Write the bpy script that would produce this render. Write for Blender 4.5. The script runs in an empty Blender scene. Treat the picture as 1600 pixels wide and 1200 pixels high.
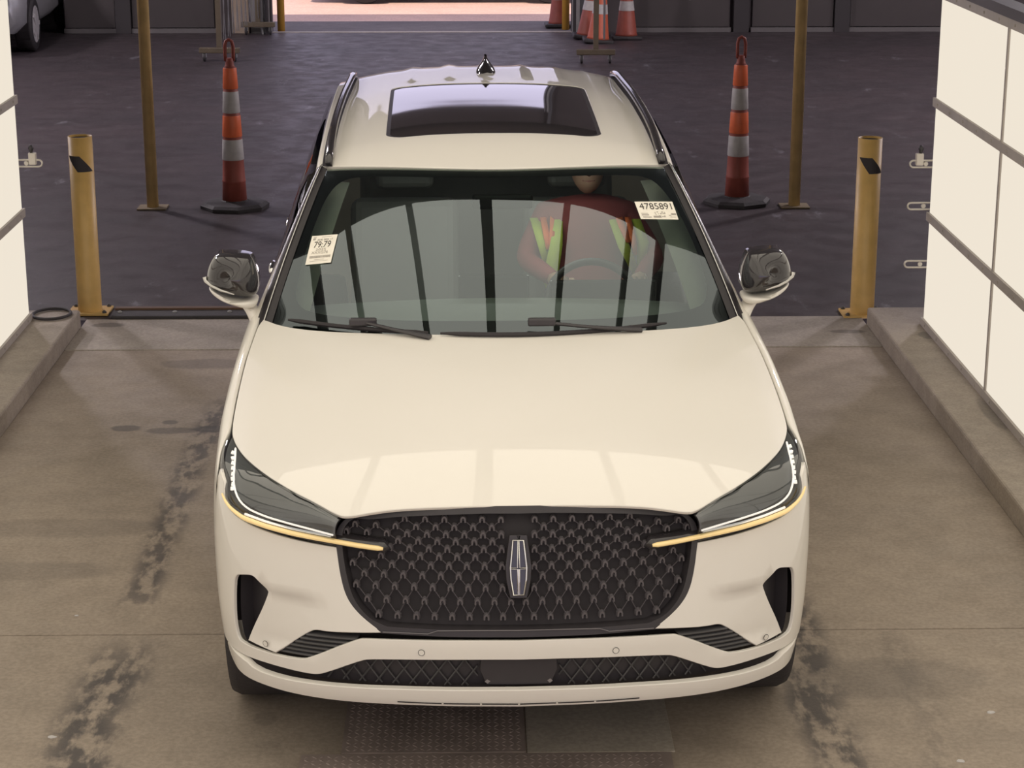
import bpy, bmesh, math, random
import numpy as np
from mathutils import Vector, Matrix
from mathutils.geometry import delaunay_2d_cdt
random.seed(7)
PI = math.pi
sc = bpy.context.scene
COL = sc.collection

# ------------------------------------------------------------------ camera, world, sun, exposure
CAM_F = 3161.0                                    # focal length in pixels of the 1600 px wide frame
cam_d = bpy.data.cameras.new('camera'); cam = bpy.data.objects.new('camera', cam_d); COL.objects.link(cam)
cam_d.sensor_width = 36.0; cam_d.lens = 36.0 * CAM_F / 1600.0; cam_d.clip_end = 200
cam.location = (-.127, -5.684, 3.018)
cam.rotation_euler = (math.radians(90 - 16.244), 0, math.radians(-1.06))
sc.camera = cam
w = bpy.data.worlds.new('sky'); sc.world = w; w.use_nodes = True
w.node_tree.nodes['Background'].inputs[0].default_value = (.80, .74, .98, 1)
w.node_tree.nodes['Background'].inputs[1].default_value = 1.25
sun_d = bpy.data.lights.new('sun', 'SUN'); sun = bpy.data.objects.new('sun', sun_d); COL.objects.link(sun)
sun_d.energy = 3.6; sun_d.color = (1, .83, .70); sun_d.angle = .009
sun.rotation_euler = (math.radians(17), 0, 0)      # high sun, coming over the hall's roof from behind the camera
HALL_W = 620.0
sc.view_settings.view_transform = 'Standard'; sc.view_settings.look = 'None'
sc.view_settings.exposure = 0.0; sc.view_settings.gamma = 1.0; sc.view_settings.use_curve_mapping = False
HALL_FILLS = ((-9, 10.5), (9, 10.5), (-9, 16.5), (9, 16.5), (-6, 13.5), (6.5, 13.5))
for hx, hy in ((-9, 10.5), (9, 10.5), (-9, 16.5), (9, 16.5), (-6, 13.5), (6.5, 13.5)):       # fill lights added to lift the dark hall, outside the frame
    ld = bpy.data.lights.new('hall_fill_light', 'POINT'); lo_ = bpy.data.objects.new('hall_fill_light', ld); COL.objects.link(lo_)
    ld.energy = HALL_W; ld.color = (1, .90, .95); ld.shadow_soft_size = .25; lo_.location = (hx, hy, 5.3)
CEIL_E, CANT_E, SIDE_E = 1.53, 1.15, 1.0
CEIL_C = (1.0, .905, .755)
SIDE_C = (.87, .785, .66)

# ------------------------------------------------------------------ materials
MATS = {}
def pm(name, col, rough=.5, metal=0.0, coat=0.0, spec=.5, emit=None, es=1.0, noise=None, bump=None):
    """principled material with optional colour mottling and fine relief"""
    if name in MATS: return MATS[name]
    m = bpy.data.materials.new(name); m.use_nodes = True; nt = m.node_tree; b = nt.nodes['Principled BSDF']
    b.inputs['Base Color'].default_value = (*col, 1); b.inputs['Roughness'].default_value = rough
    b.inputs['Metallic'].default_value = metal; b.inputs['Coat Weight'].default_value = coat
    b.inputs['Coat Roughness'].default_value = .03; b.inputs['Specular IOR Level'].default_value = spec
    if emit:
        b.inputs['Emission Color'].default_value = (*emit, 1); b.inputs['Emission Strength'].default_value = es
    tc = nt.nodes.new('ShaderNodeTexCoord')
    if noise is None: noise = (30, .04)
    n = nt.nodes.new('ShaderNodeTexNoise'); n.inputs['Scale'].default_value = noise[0]; n.inputs['Detail'].default_value = 5
    nt.links.new(tc.outputs['Object'], n.inputs['Vector'])
    r = nt.nodes.new('ShaderNodeMapRange'); r.inputs[1].default_value = .25; r.inputs[2].default_value = .75
    r.inputs[3].default_value = 1 - noise[1]; r.inputs[4].default_value = 1 + noise[1]
    nt.links.new(n.outputs['Fac'], r.inputs[0])
    mx = nt.nodes.new('ShaderNodeMix'); mx.data_type = 'RGBA'; mx.blend_type = 'MULTIPLY'; mx.inputs[0].default_value = 1
    mx.inputs[6].default_value = (*col, 1); nt.links.new(r.outputs[0], mx.inputs[7]); nt.links.new(mx.outputs[2], b.inputs['Base Color'])
    if bump:
        n2 = nt.nodes.new('ShaderNodeTexNoise'); n2.inputs['Scale'].default_value = bump[0]; n2.inputs['Detail'].default_value = 3
        nt.links.new(tc.outputs['Object'], n2.inputs['Vector'])
        bp = nt.nodes.new('ShaderNodeBump'); bp.inputs['Strength'].default_value = bump[1]; bp.inputs['Distance'].default_value = .01
        nt.links.new(n2.outputs['Fac'], bp.inputs['Height']); nt.links.new(bp.outputs[0], b.inputs['Normal'])
    MATS[name] = m; return m
def glassm(name, tint, rough=.0, ior=1.5, refl=1.0):
    """thin tinted pane: transmits its tint, mirrors by Fresnel"""
    m = bpy.data.materials.new(name); m.use_nodes = True; nt = m.node_tree; nt.nodes.clear()
    o = nt.nodes.new('ShaderNodeOutputMaterial'); t = nt.nodes.new('ShaderNodeBsdfTransparent'); g = nt.nodes.new('ShaderNodeBsdfGlossy')
    f = nt.nodes.new('ShaderNodeFresnel'); mx = nt.nodes.new('ShaderNodeMixShader')
    t.inputs[0].default_value = (*tint, 1); g.inputs['Roughness'].default_value = rough; g.inputs[0].default_value = (refl, refl, refl, 1)
    f.inputs[0].default_value = ior
    nt.links.new(f.outputs[0], mx.inputs[0]); nt.links.new(t.outputs[0], mx.inputs[1]); nt.links.new(g.outputs[0], mx.inputs[2])
    nt.links.new(mx.outputs[0], o.inputs[0]); MATS[name] = m; return m
def _g(m, c):
    for n in MATS[m].node_tree.nodes:
        if n.type == 'BSDF_GLOSSY': n.inputs[0].default_value = (*c, 1)
def emitm(name, col, s):
    m = bpy.data.materials.new(name); m.use_nodes = True; nt = m.node_tree; nt.nodes.clear()
    o = nt.nodes.new('ShaderNodeOutputMaterial'); e = nt.nodes.new('ShaderNodeEmission')
    e.inputs[0].default_value = (*col, 1); e.inputs[1].default_value = s; nt.links.new(e.outputs[0], o.inputs[0]); MATS[name] = m; return m

PAINT = pm('white_paint', (.80, .77, .71), .45, coat=.75, spec=.3, noise=(3, .006))
GLOSSK = pm('gloss_black', (.030, .027, .030), .10, coat=.5)
SUNG = pm('sunroof_glass', (.028, .024, .026), .04, coat=1.0)
PILLK = pm('pillar_black', (.026, .023, .026), .3, spec=.3)
SATINK = pm('satin_black', (.038, .034, .038), .42)
MATTEK = pm('matte_black', (.030, .026, .029), .75)
RUBBER = pm('rubber', (.040, .036, .038), .7, bump=(60, .2))
CHROME = pm('chrome', (.75, .74, .72), .12, 1.0)
SILVER = pm('silver_plastic', (.62, .61, .58), .25, .6)
GREYK = pm('dark_grey_plastic', (.07, .068, .07), .45)
NODEK = pm('grille_highlight', (.12, .11, .12), .35, .1)
LATK = pm('grille_lattice_black', (.060, .053, .058), .4)
LENSIN = pm('lamp_reflector', (.26, .265, .27), .35, .1)
LEDW = pm('led_white', (.85, .84, .8), .3, emit=(1, .97, .92), es=.35)
GOLD = pm('amber_light_guide', (.80, .60, .28), .2, 0, coat=.7, emit=(1.0, .72, .32), es=.30)
GLASSW = glassm('windshield_glass', (.74, .85, .78), ior=2.05)
_g('windshield_glass', (.80, .91, .97))
GLASSD = glassm('dark_glass', (.03, .03, .035), ior=1.55)
LENS = glassm('lamp_lens', (.86, .88, .88), ior=1.75)
MIRRORG = pm('mirror_glass', (.6, .62, .64), .03, 1.0)
PAPER = pm('label_paper', (.86, .82, .72), .6)
INK = pm('label_ink', (.06, .055, .05), .7)
INKL = pm('label_grey_ink', (.38, .35, .31), .7)
INTG = pm('interior_grey', (.26, .275, .265), .6)
INTC = pm('interior_cream', (.55, .56, .47), .6)
SEATM = pm('seat_leather', (.24, .235, .22), .5)
YEL = pm('safety_yellow', (.66, .43, .145), .45, noise=(9, .12), bump=(40, .08))
YELD = pm('faded_yellow', (.66, .47, .20), .55, noise=(9, .15))
ORA = pm('cone_orange', (.32, .075, .05), .55, noise=(12, .12))
ORAB = pm('cone_bright_orange', (.85, .18, .07), .45, noise=(12, .08))
ORAD = pm('cone_dull_red', (.30, .07, .05), .6, noise=(12, .15))
REFW = pm('reflective_white', (.52, .50, .49), .5, noise=(25, .10))
GATEY = pm('dull_gate_paint', (.11, .085, .055), .6, noise=(9, .15))
STEEL = pm('galvanised_steel', (.42, .42, .42), .45, .3, noise=(15, .15))
ALU = pm('aluminium_frame', (.42, .38, .34), .6, 0.0, noise=(8, .10))
TANB = pm('tan_board', (.33, .26, .20), .7)
DOORP = pm('dock_door_paint', (.055, .046, .046), .7, noise=(1.5, .12))
WALLP = pm('hall_wall_paint', (.06, .05, .052), .8, noise=(1.2, .15))
ROOFM = pm('hall_roof_deck', (.05, .05, .05), .8)
VESTY = pm('vest_yellow', (.52, .64, .07), .7)
VESTO = pm('vest_orange', (.95, .22, .06), .7)
SHIRT = pm('red_shirt', (.30, .07, .07), .85)
SKIN = pm('skin', (.45, .27, .19), .55)
HAIR = pm('dark_hair', (.03, .022, .018), .7)
JEAN = pm('dark_trousers', (.03, .035, .05), .85)

# ------------------------------------------------------------------ mesh helpers
def link(name, me, mat, parent=None):
    o = bpy.data.objects.new(name, me); COL.objects.link(o)
    if mat is not None and not me.materials: me.materials.append(mat)
    if parent is not None: o.parent = parent
    return o
def mesh(name, v, f, mat, parent=None, smooth=False, normals=None):
    me = bpy.data.meshes.new(name); me.from_pydata([tuple(map(float, p)) for p in v], [], f); me.update()
    if smooth or normals is not None:
        me.shade_smooth()
    if normals is not None:
        me.normals_split_custom_set_from_vertices([tuple(map(float, n)) for n in normals])
    return link(name, me, mat, parent)
def tag(o, label, cat, group=None, kind=None):
    if label: o['label'] = label
    if cat: o['category'] = cat
    if group: o['group'] = group
    if kind: o['kind'] = kind
    return o
def struct(o): o['kind'] = 'structure'; return o
def empty(name, loc=(0, 0, 0), rz=0.0):
    o = bpy.data.objects.new(name, None); COL.objects.link(o); o.location = loc; o.rotation_euler = (0, 0, rz); o.empty_display_size = .2
    return o
class MB:
    """collects simple shapes for one mesh"""
    def __init__(s): s.v = []; s.f = []
    def add(s, v, f):
        b = len(s.v); s.v += [tuple(map(float, p)) for p in v]; s.f += [tuple(i + b for i in q) for q in f]; return s
    def box(s, x0, x1, y0, y1, z0, z1, M=None):
        v = [(x, y, z) for z in (z0, z1) for y in (y0, y1) for x in (x0, x1)]
        if M is not None: v = [tuple(M @ Vector(p)) for p in v]
        return s.add(v, [(0, 2, 3, 1), (4, 5, 7, 6), (0, 1, 5, 4), (2, 6, 7, 3), (0, 4, 6, 2), (1, 3, 7, 5)])
    def bar(s, a, b, w, h, up=(0, 0, 1)):
        a = Vector(a); b = Vector(b); d = (b - a).normalized(); r = d.cross(Vector(up))
        if r.length < 1e-4: r = d.cross(Vector((0, 1, 0)))
        r.normalize(); u = r.cross(d); r = r * w / 2; u = u * h / 2
        v = [a - r - u, a + r - u, a + r + u, a - r + u, b - r - u, b + r - u, b + r + u, b - r + u]
        return s.add(v, [(0, 3, 2, 1), (4, 5, 6, 7), (0, 1, 5, 4), (1, 2, 6, 5), (2, 3, 7, 6), (3, 0, 4, 7)])
    def tube(s, pts, r, n=10, closed=False, sq=1.0, cap=True):
        pts = [Vector(p) for p in pts]; N = len(pts); rs = r if isinstance(r, (list, tuple)) else [r] * N
        up = None; b0 = len(s.v)
        for i, p in enumerate(pts):
            d = ((pts[(i + 1) % N] - pts[i - 1]) if closed else (pts[min(i + 1, N - 1)] - pts[max(i - 1, 0)])).normalized()
            if up is None:
                up = Vector((0, 0, 1)) if abs(d.z) < .9 else Vector((0, 1, 0))
            e = d.cross(up).normalized(); up = e.cross(d)
            for k in range(n):
                a = 2 * PI * k / n; s.v.append(tuple(p + e * math.cos(a) * rs[i] + up * math.sin(a) * rs[i] * sq))
        for i in range(N if closed else N - 1):
            for k in range(n):
                a = b0 + i * n; c = b0 + ((i + 1) % N) * n
                s.f.append((a + k, a + (k + 1) % n, c + (k + 1) % n, c + k))
        if not closed and cap:
            s.f.append(tuple(b0 + k for k in reversed(range(n)))); s.f.append(tuple(b0 + (N - 1) * n + k for k in range(n)))
        return s
    def lathe(s, prof, n=24, c=(0, 0, 0), axis='z', cap=True):
        b0 = len(s.v)
        for r, h in prof:
            for k in range(n):
                a = 2 * PI * k / n; x, y = r * math.cos(a), r * math.sin(a)
                s.v.append((c[0] + x, c[1] + y, c[2] + h) if axis == 'z' else (c[0] + h, c[1] + x, c[2] + y))
        for i in range(len(prof) - 1):
            for k in range(n):
                a = b0 + i * n; d = a + n; s.f.append((a + k, a + (k + 1) % n, d + (k + 1) % n, d + k))
        if cap:
            s.f.append(tuple(b0 + k for k in reversed(range(n)))); e = b0 + (len(prof) - 1) * n; s.f.append(tuple(e + k for k in range(n)))
        return s
    def grid(s, rows):
        b0 = len(s.v); m = len(rows[0])
        for r in rows: s.v += [tuple(map(float, p)) for p in r]
        for i in range(len(rows) - 1):
            for j in range(m - 1):
                a = b0 + i * m + j; s.f.append((a, a + 1, a + m + 1, a + m))
        return s
    def build(s, name, mat, parent=None, smooth=False, angle=None):
        o = mesh(name, s.v, s.f, mat, parent, smooth)
        if angle is not None:
            bm = bmesh.new(); bm.from_mesh(o.data); bmesh.ops.recalc_face_normals(bm, faces=bm.faces)
            for e in bm.edges:
                e.smooth = not (len(e.link_faces) == 2 and e.calc_face_angle(0) > angle)
            for f in bm.faces: f.smooth = True
            bm.to_mesh(o.data); bm.free()
        return o
def bevel(o, wd, seg=2):
    m = o.modifiers.new('bevel', 'BEVEL'); m.width = wd; m.segments = seg; m.limit_method = 'ANGLE'; return o
def copy_tree(o, parent=None):
    c = o.copy(); COL.objects.link(c); c.parent = parent
    for ch in [x for x in o.children]: copy_tree(ch, c)
    return c
def chaikin(p, it=2, closed=False):
    """rounds a polyline; a point with a third element of 1 stays a sharp corner"""
    for _ in range(it):
        q = []; n = len(p)
        for i in range(n):
            a = p[i]; sharp = len(a) > 2 and a[2]
            if sharp or (not closed and i in (0, n - 1)): q.append(a); continue
            l = p[i - 1]; r = p[(i + 1) % n]
            q.append((a[0] * .75 + l[0] * .25, a[1] * .75 + l[1] * .25)); q.append((a[0] * .75 + r[0] * .25, a[1] * .75 + r[1] * .25))
        p = q
    return [(a[0], a[1]) for a in p]
def inside(p, poly):
    x, y = p; c = False; n = len(poly)
    for i in range(n):
        x0, y0 = poly[i]; x1, y1 = poly[i - 1]
        if (y0 > y) != (y1 > y) and x < (x1 - x0) * (y - y0) / (y1 - y0) + x0: c = not c
    return c
def densify(poly, step, closed=True):
    out = []; n = len(poly)
    for i in range(n if closed else n - 1):
        a = poly[i]; b = poly[(i + 1) % n]; l = math.hypot(b[0] - a[0], b[1] - a[1])
        if l < 1e-7: continue
        k = max(1, int(math.ceil(l / step)))
        out += [(a[0] + (b[0] - a[0]) * j / k, a[1] + (b[1] - a[1]) * j / k) for j in range(k)]
    return out
def mirror(half): return list(half) + [(-p[0],) + tuple(p[1:]) for p in reversed(half)]
def panel(name, S, outer, holes, step, mat, parent, rim=.02, off=0.0, flip=False):
    """sheet cut from the surface S(a, b, off) along 2-D outlines, with turned-in edges"""
    loops = [densify(outer, step)] + [densify(h, step) for h in holes]
    P = []; E = []
    for lp in loops:
        b = len(P); P += lp; E += [(b + i, b + (i + 1) % len(lp)) for i in range(len(lp))]
    xs = [p[0] for p in loops[0]]; ys = [p[1] for p in loops[0]]
    arr = np.array(P); nx = int((max(xs) - min(xs)) / step) + 1; ny = int((max(ys) - min(ys)) / step) + 1
    for i in range(nx + 1):
        for j in range(ny + 1):
            q = (min(xs) + i * step, min(ys) + j * step)
            if inside(q, loops[0]) and not any(inside(q, h) for h in loops[1:]):
                if np.min((arr[:, 0] - q[0]) ** 2 + (arr[:, 1] - q[1]) ** 2) > (.45 * step) ** 2: P.append(q)
    r = delaunay_2d_cdt([Vector(p) for p in P], E, [], 0, 1e-7)
    V2 = [tuple(v) for v in r[0]]; F = []
    for f in r[2]:
        c = (sum(V2[i][0] for i in f) / len(f), sum(V2[i][1] for i in f) / len(f))
        if inside(c, loops[0]) and not any(inside(c, h) for h in loops[1:]): F.append(tuple(f))
    def nrm(a, b):
        e = 3e-3; du = S(a + e, b, off) - S(a - e, b, off); dv = S(a, b + e, off) - S(a, b - e, off); n = np.cross(du, dv); l = np.linalg.norm(n)
        n = n / (l if l > 0 else 1); return -n if flip else n
    V = [S(a, b, off) for a, b in V2]; N = [nrm(a, b) for a, b in V2]
    F2 = []
    for f in F:
        n = np.cross(V[f[1]] - V[f[0]], V[f[2]] - V[f[0]]); F2.append(f if n @ N[f[0]] > 0 else tuple(reversed(f)))
    if rim:
        for k, lp in enumerate(loops):
            n = len(lp); top = [S(a, b, off) for a, b in lp]; ns = [nrm(a, b) for a, b in lp]
            b0 = len(V)
            ctr = np.mean(np.array(top), axis=0)
            area = sum(lp[i][0] * lp[(i + 1) % n][1] - lp[(i + 1) % n][0] * lp[i][1] for i in range(n))
            sg = (1 if area > 0 else -1) * (1 if k == 0 else -1) * (-1 if flip else 1)
            for i in range(n):
                t = top[(i + 1) % n] - top[i - 1]; o_ = np.cross(t, ns[i]) * sg; o_ = o_ / (np.linalg.norm(o_) + 1e-9)
                d = -ns[i] * rim
                rr = min(.004, rim * .4)
                V += [top[i], top[i] + o_ * rr * .7 - ns[i] * rr, top[i] + o_ * rr * .7 + d]
                h = ns[i] * .7 + o_ * .7; N += [ns[i], o_, o_]
            for i in range(n):
                for q in range(2):
                    a = b0 + 3 * i + q; c = b0 + 3 * ((i + 1) % n) + q
                    f = (a, c, c + 1, a + 1)
                    nn = np.cross(V[c] - V[a], V[a + 1] - V[a]); F2.append(f if nn @ N[a + 1] > 0 else tuple(reversed(f)))
    return mesh(name, V, F2, mat, parent, True, N)

# ------------------------------------------------------------------ the car's surfaces (metres, nose at y = 0, tail towards +y)
def pchip(xs,ys):
    xs=np.array(xs,float);ys=np.array(ys,float);h=np.diff(xs);d=np.diff(ys)/h
    m=np.zeros(len(xs));m[0]=d[0];m[-1]=d[-1]
    for i in range(1,len(xs)-1):
        if d[i-1]*d[i]>0:
            w1=2*h[i]+h[i-1];w2=h[i]+2*h[i-1];m[i]=(w1+w2)/(w1/d[i-1]+w2/d[i])
    def f(x):
        x=min(max(x,xs[0]),xs[-1]);i=min(max(int(np.searchsorted(xs,x,side='right'))-1,0),len(xs)-2)
        t=(x-xs[i])/h[i];a=1+2*t;b=(1-t)**2
        return float(a*b*ys[i]+h[i]*t*b*m[i]+t*t*(3-2*t)*ys[i+1]+h[i]*t*t*(t-1)*m[i+1])
    return f
PLAN=[(0,0),(.2,.008),(.4,.032),(.55,.066),(.68,.115),(.78,.172),(.86,.238),(.915,.315),(.948,.40),(.97,.52),(.985,.70),(1.0,.95),(1.005,1.3),(1.0,2.0),(.995,3.0),(.985,3.9),(.96,4.4),(.90,4.7),(.78,4.88),(.5,4.98),(.0,5.02)]
_u=[0.0]
for a,b in zip(PLAN[:-1],PLAN[1:]): _u.append(_u[-1]+float(np.hypot(b[0]-a[0],b[1]-a[1])))
_px=pchip(_u,[p[0] for p in PLAN]);_py=pchip(_u,[p[1] for p in PLAN]);UMAX=_u[-1]
_sC=pchip([.30,.36,.42,.5,.58,.68,.8,.9,.96,1.0,1.06],[.035,.012,.008,.008,.02,.04,.068,.098,.125,.16,.24])
_sS=pchip([.20,.30,.4,.55,.7,.85,.95,1.03,1.1,1.17,1.25],[.05,.034,.015,.003,0,.004,.018,.045,.075,.11,.16])
def sm(a,b,x):
    t=min(max((x-a)/(b-a),0),1);return t*t*(3-2*t)
def wrap(u,z,off=0.0):
    s=1.0;
    if u<0: s=-1.0;u=-u
    x=_px(u);y=_py(u);e=2e-3
    tx=_px(u+e)-_px(max(u-e,0));ty=_py(u+e)-_py(max(u-e,0))
    if u<e: tx,ty=1.0,0.0
    l=(tx*tx+ty*ty)**.5;nx,ny=ty/l,-tx/l
    w=sm(.45,1.15,u);sb=_sC(z)*(1-w)+_sS(z)*w-off
    return np.array([s*(x-nx*sb),y-ny*sb,z])
_gz=pchip([.05,.10,.13,.2,.35,.6,.9,1.2,1.5,1.8],[.905,.932,.948,.978,1.018,1.062,1.107,1.142,1.17,1.19])
_gd=pchip([.1,.6,1.0,1.6],[.055,.068,.055,.038])
def hood(X,Y): 
    a=abs(X);return _gz(Y)-_gd(Y)*(a/.9)**2.4-.10*max(0,a-.86)
_rz=pchip([2.1,2.2,2.6,3.2,3.7,4.2,4.6,4.85],[1.585,1.605,1.678,1.716,1.732,1.731,1.70,1.65])
def roof(X,Y): return _rz(Y)-.075*(abs(X)/.7)**2.6

# ------------------------------------------------------------------ floors
def concrete(name, col, col2, rough, streaks=(), spots=(), scale=1.0, mott=.5, spec=.4, scuff=0.0, patch=None):
    """mottled slab; streaks = tyre rubber laid along y, spots = oil marks, scuff = pale scratches"""
    m = bpy.data.materials.new(name); m.use_nodes = True; nt = m.node_tree; b = nt.nodes['Principled BSDF']; L = nt.links.new
    tc = nt.nodes.new('ShaderNodeTexCoord'); sep = nt.nodes.new('ShaderNodeSeparateXYZ'); L(tc.outputs['Object'], sep.inputs[0])
    def math_(op, a, c, clamp=False):
        n = nt.nodes.new('ShaderNodeMath'); n.operation = op; n.use_clamp = clamp
        for i, q in enumerate((a, c)):
            if isinstance(q, (int, float)): n.inputs[i].default_value = q
            elif q is not None: L(q, n.inputs[i])
        return n.outputs[0]
    def noise(s, d=6, st=None, rough_=.6):
        n = nt.nodes.new('ShaderNodeTexNoise'); n.inputs['Scale'].default_value = s; n.inputs['Detail'].default_value = d; n.inputs['Roughness'].default_value = rough_
        if st:
            mp = nt.nodes.new('ShaderNodeMapping'); mp.inputs['Scale'].default_value = st; L(tc.outputs['Object'], mp.inputs[0]); L(mp.outputs[0], n.inputs['Vector'])
        else: L(tc.outputs['Object'], n.inputs['Vector'])
        return n.outputs['Fac']
    def rng(x, a, c, lo=0.0, hi=1.0):
        n = nt.nodes.new('ShaderNodeMapRange'); n.interpolation_type = 'SMOOTHSTEP'
        for i, q in enumerate((a, c, lo, hi)): n.inputs[i + 1].default_value = q
        L(x, n.inputs[0]); return n.outputs[0]
    def mix(fac, A, B):
        n = nt.nodes.new('ShaderNodeMix'); n.data_type = 'RGBA'
        if isinstance(fac, (int, float)): n.inputs[0].default_value = fac
        else: L(fac, n.inputs[0])
        for i, q in ((6, A), (7, B)):
            if isinstance(q, tuple): n.inputs[i].default_value = (*q, 1)
            else: L(q, n.inputs[i])
        return n.outputs[2]
    c = mix(rng(noise(.9 * scale), .35, .65), col, col2)
    g = rng(noise(55 * scale, 4), .3, .7, .88, 1.12)
    g2 = rng(noise(6 * scale, 6), .3, .7, 1 - .16 * mott, 1 + .16 * mott)
    gg = math_('MULTIPLY', g, g2)
    mm = nt.nodes.new('ShaderNodeMix'); mm.data_type = 'RGBA'; mm.blend_type = 'MULTIPLY'; mm.inputs[0].default_value = 1; L(c, mm.inputs[6]); L(gg, mm.inputs[7]); c = mm.outputs[2]
    for (x0, wd, y0, y1, amt, wob) in streaks:
        xx = math_('ADD', sep.outputs[0], math_('MULTIPLY', math_('SUBTRACT', noise(1.1, 2), .5), wob))
        d = math_('ABSOLUTE', math_('SUBTRACT', xx, x0), None)
        k = rng(d, wd, wd * .25); n = rng(noise(5, 5, (3, 1.2, 1)), .40, .58)
        yy = math_('MULTIPLY', rng(sep.outputs[1], y0, y0 + .5), rng(sep.outputs[1], y1, y1 - .5))
        f = math_('MULTIPLY', math_('MULTIPLY', math_('MULTIPLY', k, n), yy), amt)
        c = mix(f, c, (.055, .05, .052))
    for (x0, y0, rx, ry, amt) in spots:
        a = math_('DIVIDE', math_('SUBTRACT', sep.outputs[0], x0), rx); e = math_('DIVIDE', math_('SUBTRACT', sep.outputs[1], y0), ry)
        d = math_('ADD', math_('MULTIPLY', a, a), math_('MULTIPLY', e, e)); d = math_('ADD', d, math_('MULTIPLY', math_('SUBTRACT', noise(9, 3), .5), .9))
        c = mix(rng(d, 1.0, .45, 0, amt), c, (.06, .055, .055))
    if scuff:
        c = mix(rng(noise(3.0, 7, (1, .35, 1), .75), .60, .70, 0, scuff), c, (.42, .42, .46))
    L(c, b.inputs['Base Color']); b.inputs['Specular IOR Level'].default_value = spec
    L(rng(noise(4, 5), .3, .7, rough - .08, rough + .1), b.inputs['Roughness'])
    bp = nt.nodes.new('ShaderNodeBump'); bp.inputs['Strength'].default_value = .18; bp.inputs['Distance'].default_value = .004
    L(noise(120 * scale, 3), bp.inputs['Height']); L(bp.outputs[0], b.inputs['Normal'])
    return m
ST = [(-1.45, .11, 1.35, 4.6, .75, .10), (-1.42, .17, -6, 1.45, .85, .25), (1.05, .14, -6, 2.2, .8, .2), (1.40, .10, -4, 1.6, .25, .3)]
SP = [(-1.86, 3.92, .09, .06, .6), (-1.62, 3.88, .16, .06, .5), (-1.42, 3.90, .13, .06, .6), (-1.62, 5.1, .30, .12, .35), (-1.25, 5.05, .22, .10, .3), (-1.66, 4.02, .05, .04, .6),
      (-2.33, 5.55, .05, .08, .35), (-2.0, 2.0, .5, .12, .22), (-1.9, 2.5, .5, .14, .2), (1.35, .9, .4, .2, .25), (-.85, .62, .05, .06, .25), (-.82, .42, .05, .03, .15)]
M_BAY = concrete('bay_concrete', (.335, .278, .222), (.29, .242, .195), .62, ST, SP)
M_LIP = concrete('threshold_concrete', (.38, .335, .285), (.33, .295, .25), .65, (), [(-2.3, 5.95, .12, .06, .5), (2.05, 5.72, .12, .05, .5)])
M_CURB = concrete('curb_concrete', (.36, .31, .255), (.30, .258, .212), .7, (), [(2.40, 3.75, .05, .30, .40), (2.40, 5.25, .05, .09, .45)], 1.5)
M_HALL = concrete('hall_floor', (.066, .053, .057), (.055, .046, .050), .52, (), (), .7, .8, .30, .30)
M_OUT = concrete('outdoor_concrete', (.68, .47, .38), (.64, .45, .37), .8, (), (), .5, .3)
def slab(name, x0, x1, y0, y1, z0, z1, mat, bev=.006):
    o = MB().box(x0, x1, y0, y1, z0, z1).build(name, mat); bevel(o, bev); return struct(o)
XL, XR = -2.455, 2.19
floor = struct(empty('floor'))
for i, (x0, x1, y0, y1, m, z) in enumerate([(XL, XR, -9.0, 1.345, M_BAY, 0), (XL, XR, 1.353, 5.39, M_BAY, 0), (XL, XR, 5.396, 6.09, M_LIP, .004)]):
    o = MB().box(x0, x1, y0, y1, -.15, z).build('floor_slab', m, floor); bevel(o, .005)
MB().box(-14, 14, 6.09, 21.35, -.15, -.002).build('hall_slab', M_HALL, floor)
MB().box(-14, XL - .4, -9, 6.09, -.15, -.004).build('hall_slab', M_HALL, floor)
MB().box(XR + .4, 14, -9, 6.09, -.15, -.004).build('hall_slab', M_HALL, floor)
slab('trim_1', XL - .62, XL, -9, 5.92, -.1, .105, M_CURB, .012)
slab('trim_2', XR, XR + .62, -9, 5.90, -.1, .105, M_CURB, .012)
out = slab('pavement', -30, 30, 21.35, 60, -.15, -.03, M_OUT); slab('pavement', -30, 30, -40, -9, -.15, -.03, M_OUT)
struct(MB().box(-8.1, -5.52, 21.35, 24.1, -.03, -.002).build('alcove_slab', M_HALL)); slab('door_shade_slab', -3.4, 1.9, 21.42, 22.80, -.05, -.012, concrete('door_shade_grey', (.14, .125, .125), (.12, .108, .11), .8), .004)  # dark slab colours in the building's shade outside the doorway
# sill strip under the door
slab('door_sill', -2.9, 1.3, 21.30, 21.42, -.1, .004, M_LIP)
# rubber threshold strip with bolts
t = empty('threshold_strip', (-1.55, 6.18, 0)); tag(t, 'black rubber threshold strip bolted down beside the left yellow bollard', 'rubber strip')
o = MB().box(-.76, .95, -.09, .09, .0, .022).build('rubber_strip', RUBBER, t); bevel(o, .006)
MB().box(-.76, .95, .06, .10, .0, .034).build('edge_trim', pm('rust_trim', (.14, .08, .05), .7), t)
for k in range(6): MB().lathe([(.014, .022), (.014, .028), (.008, .032)], 10, (-.72 + .33 * k, 0, 0)).build('bolt', STEEL, t)

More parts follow.
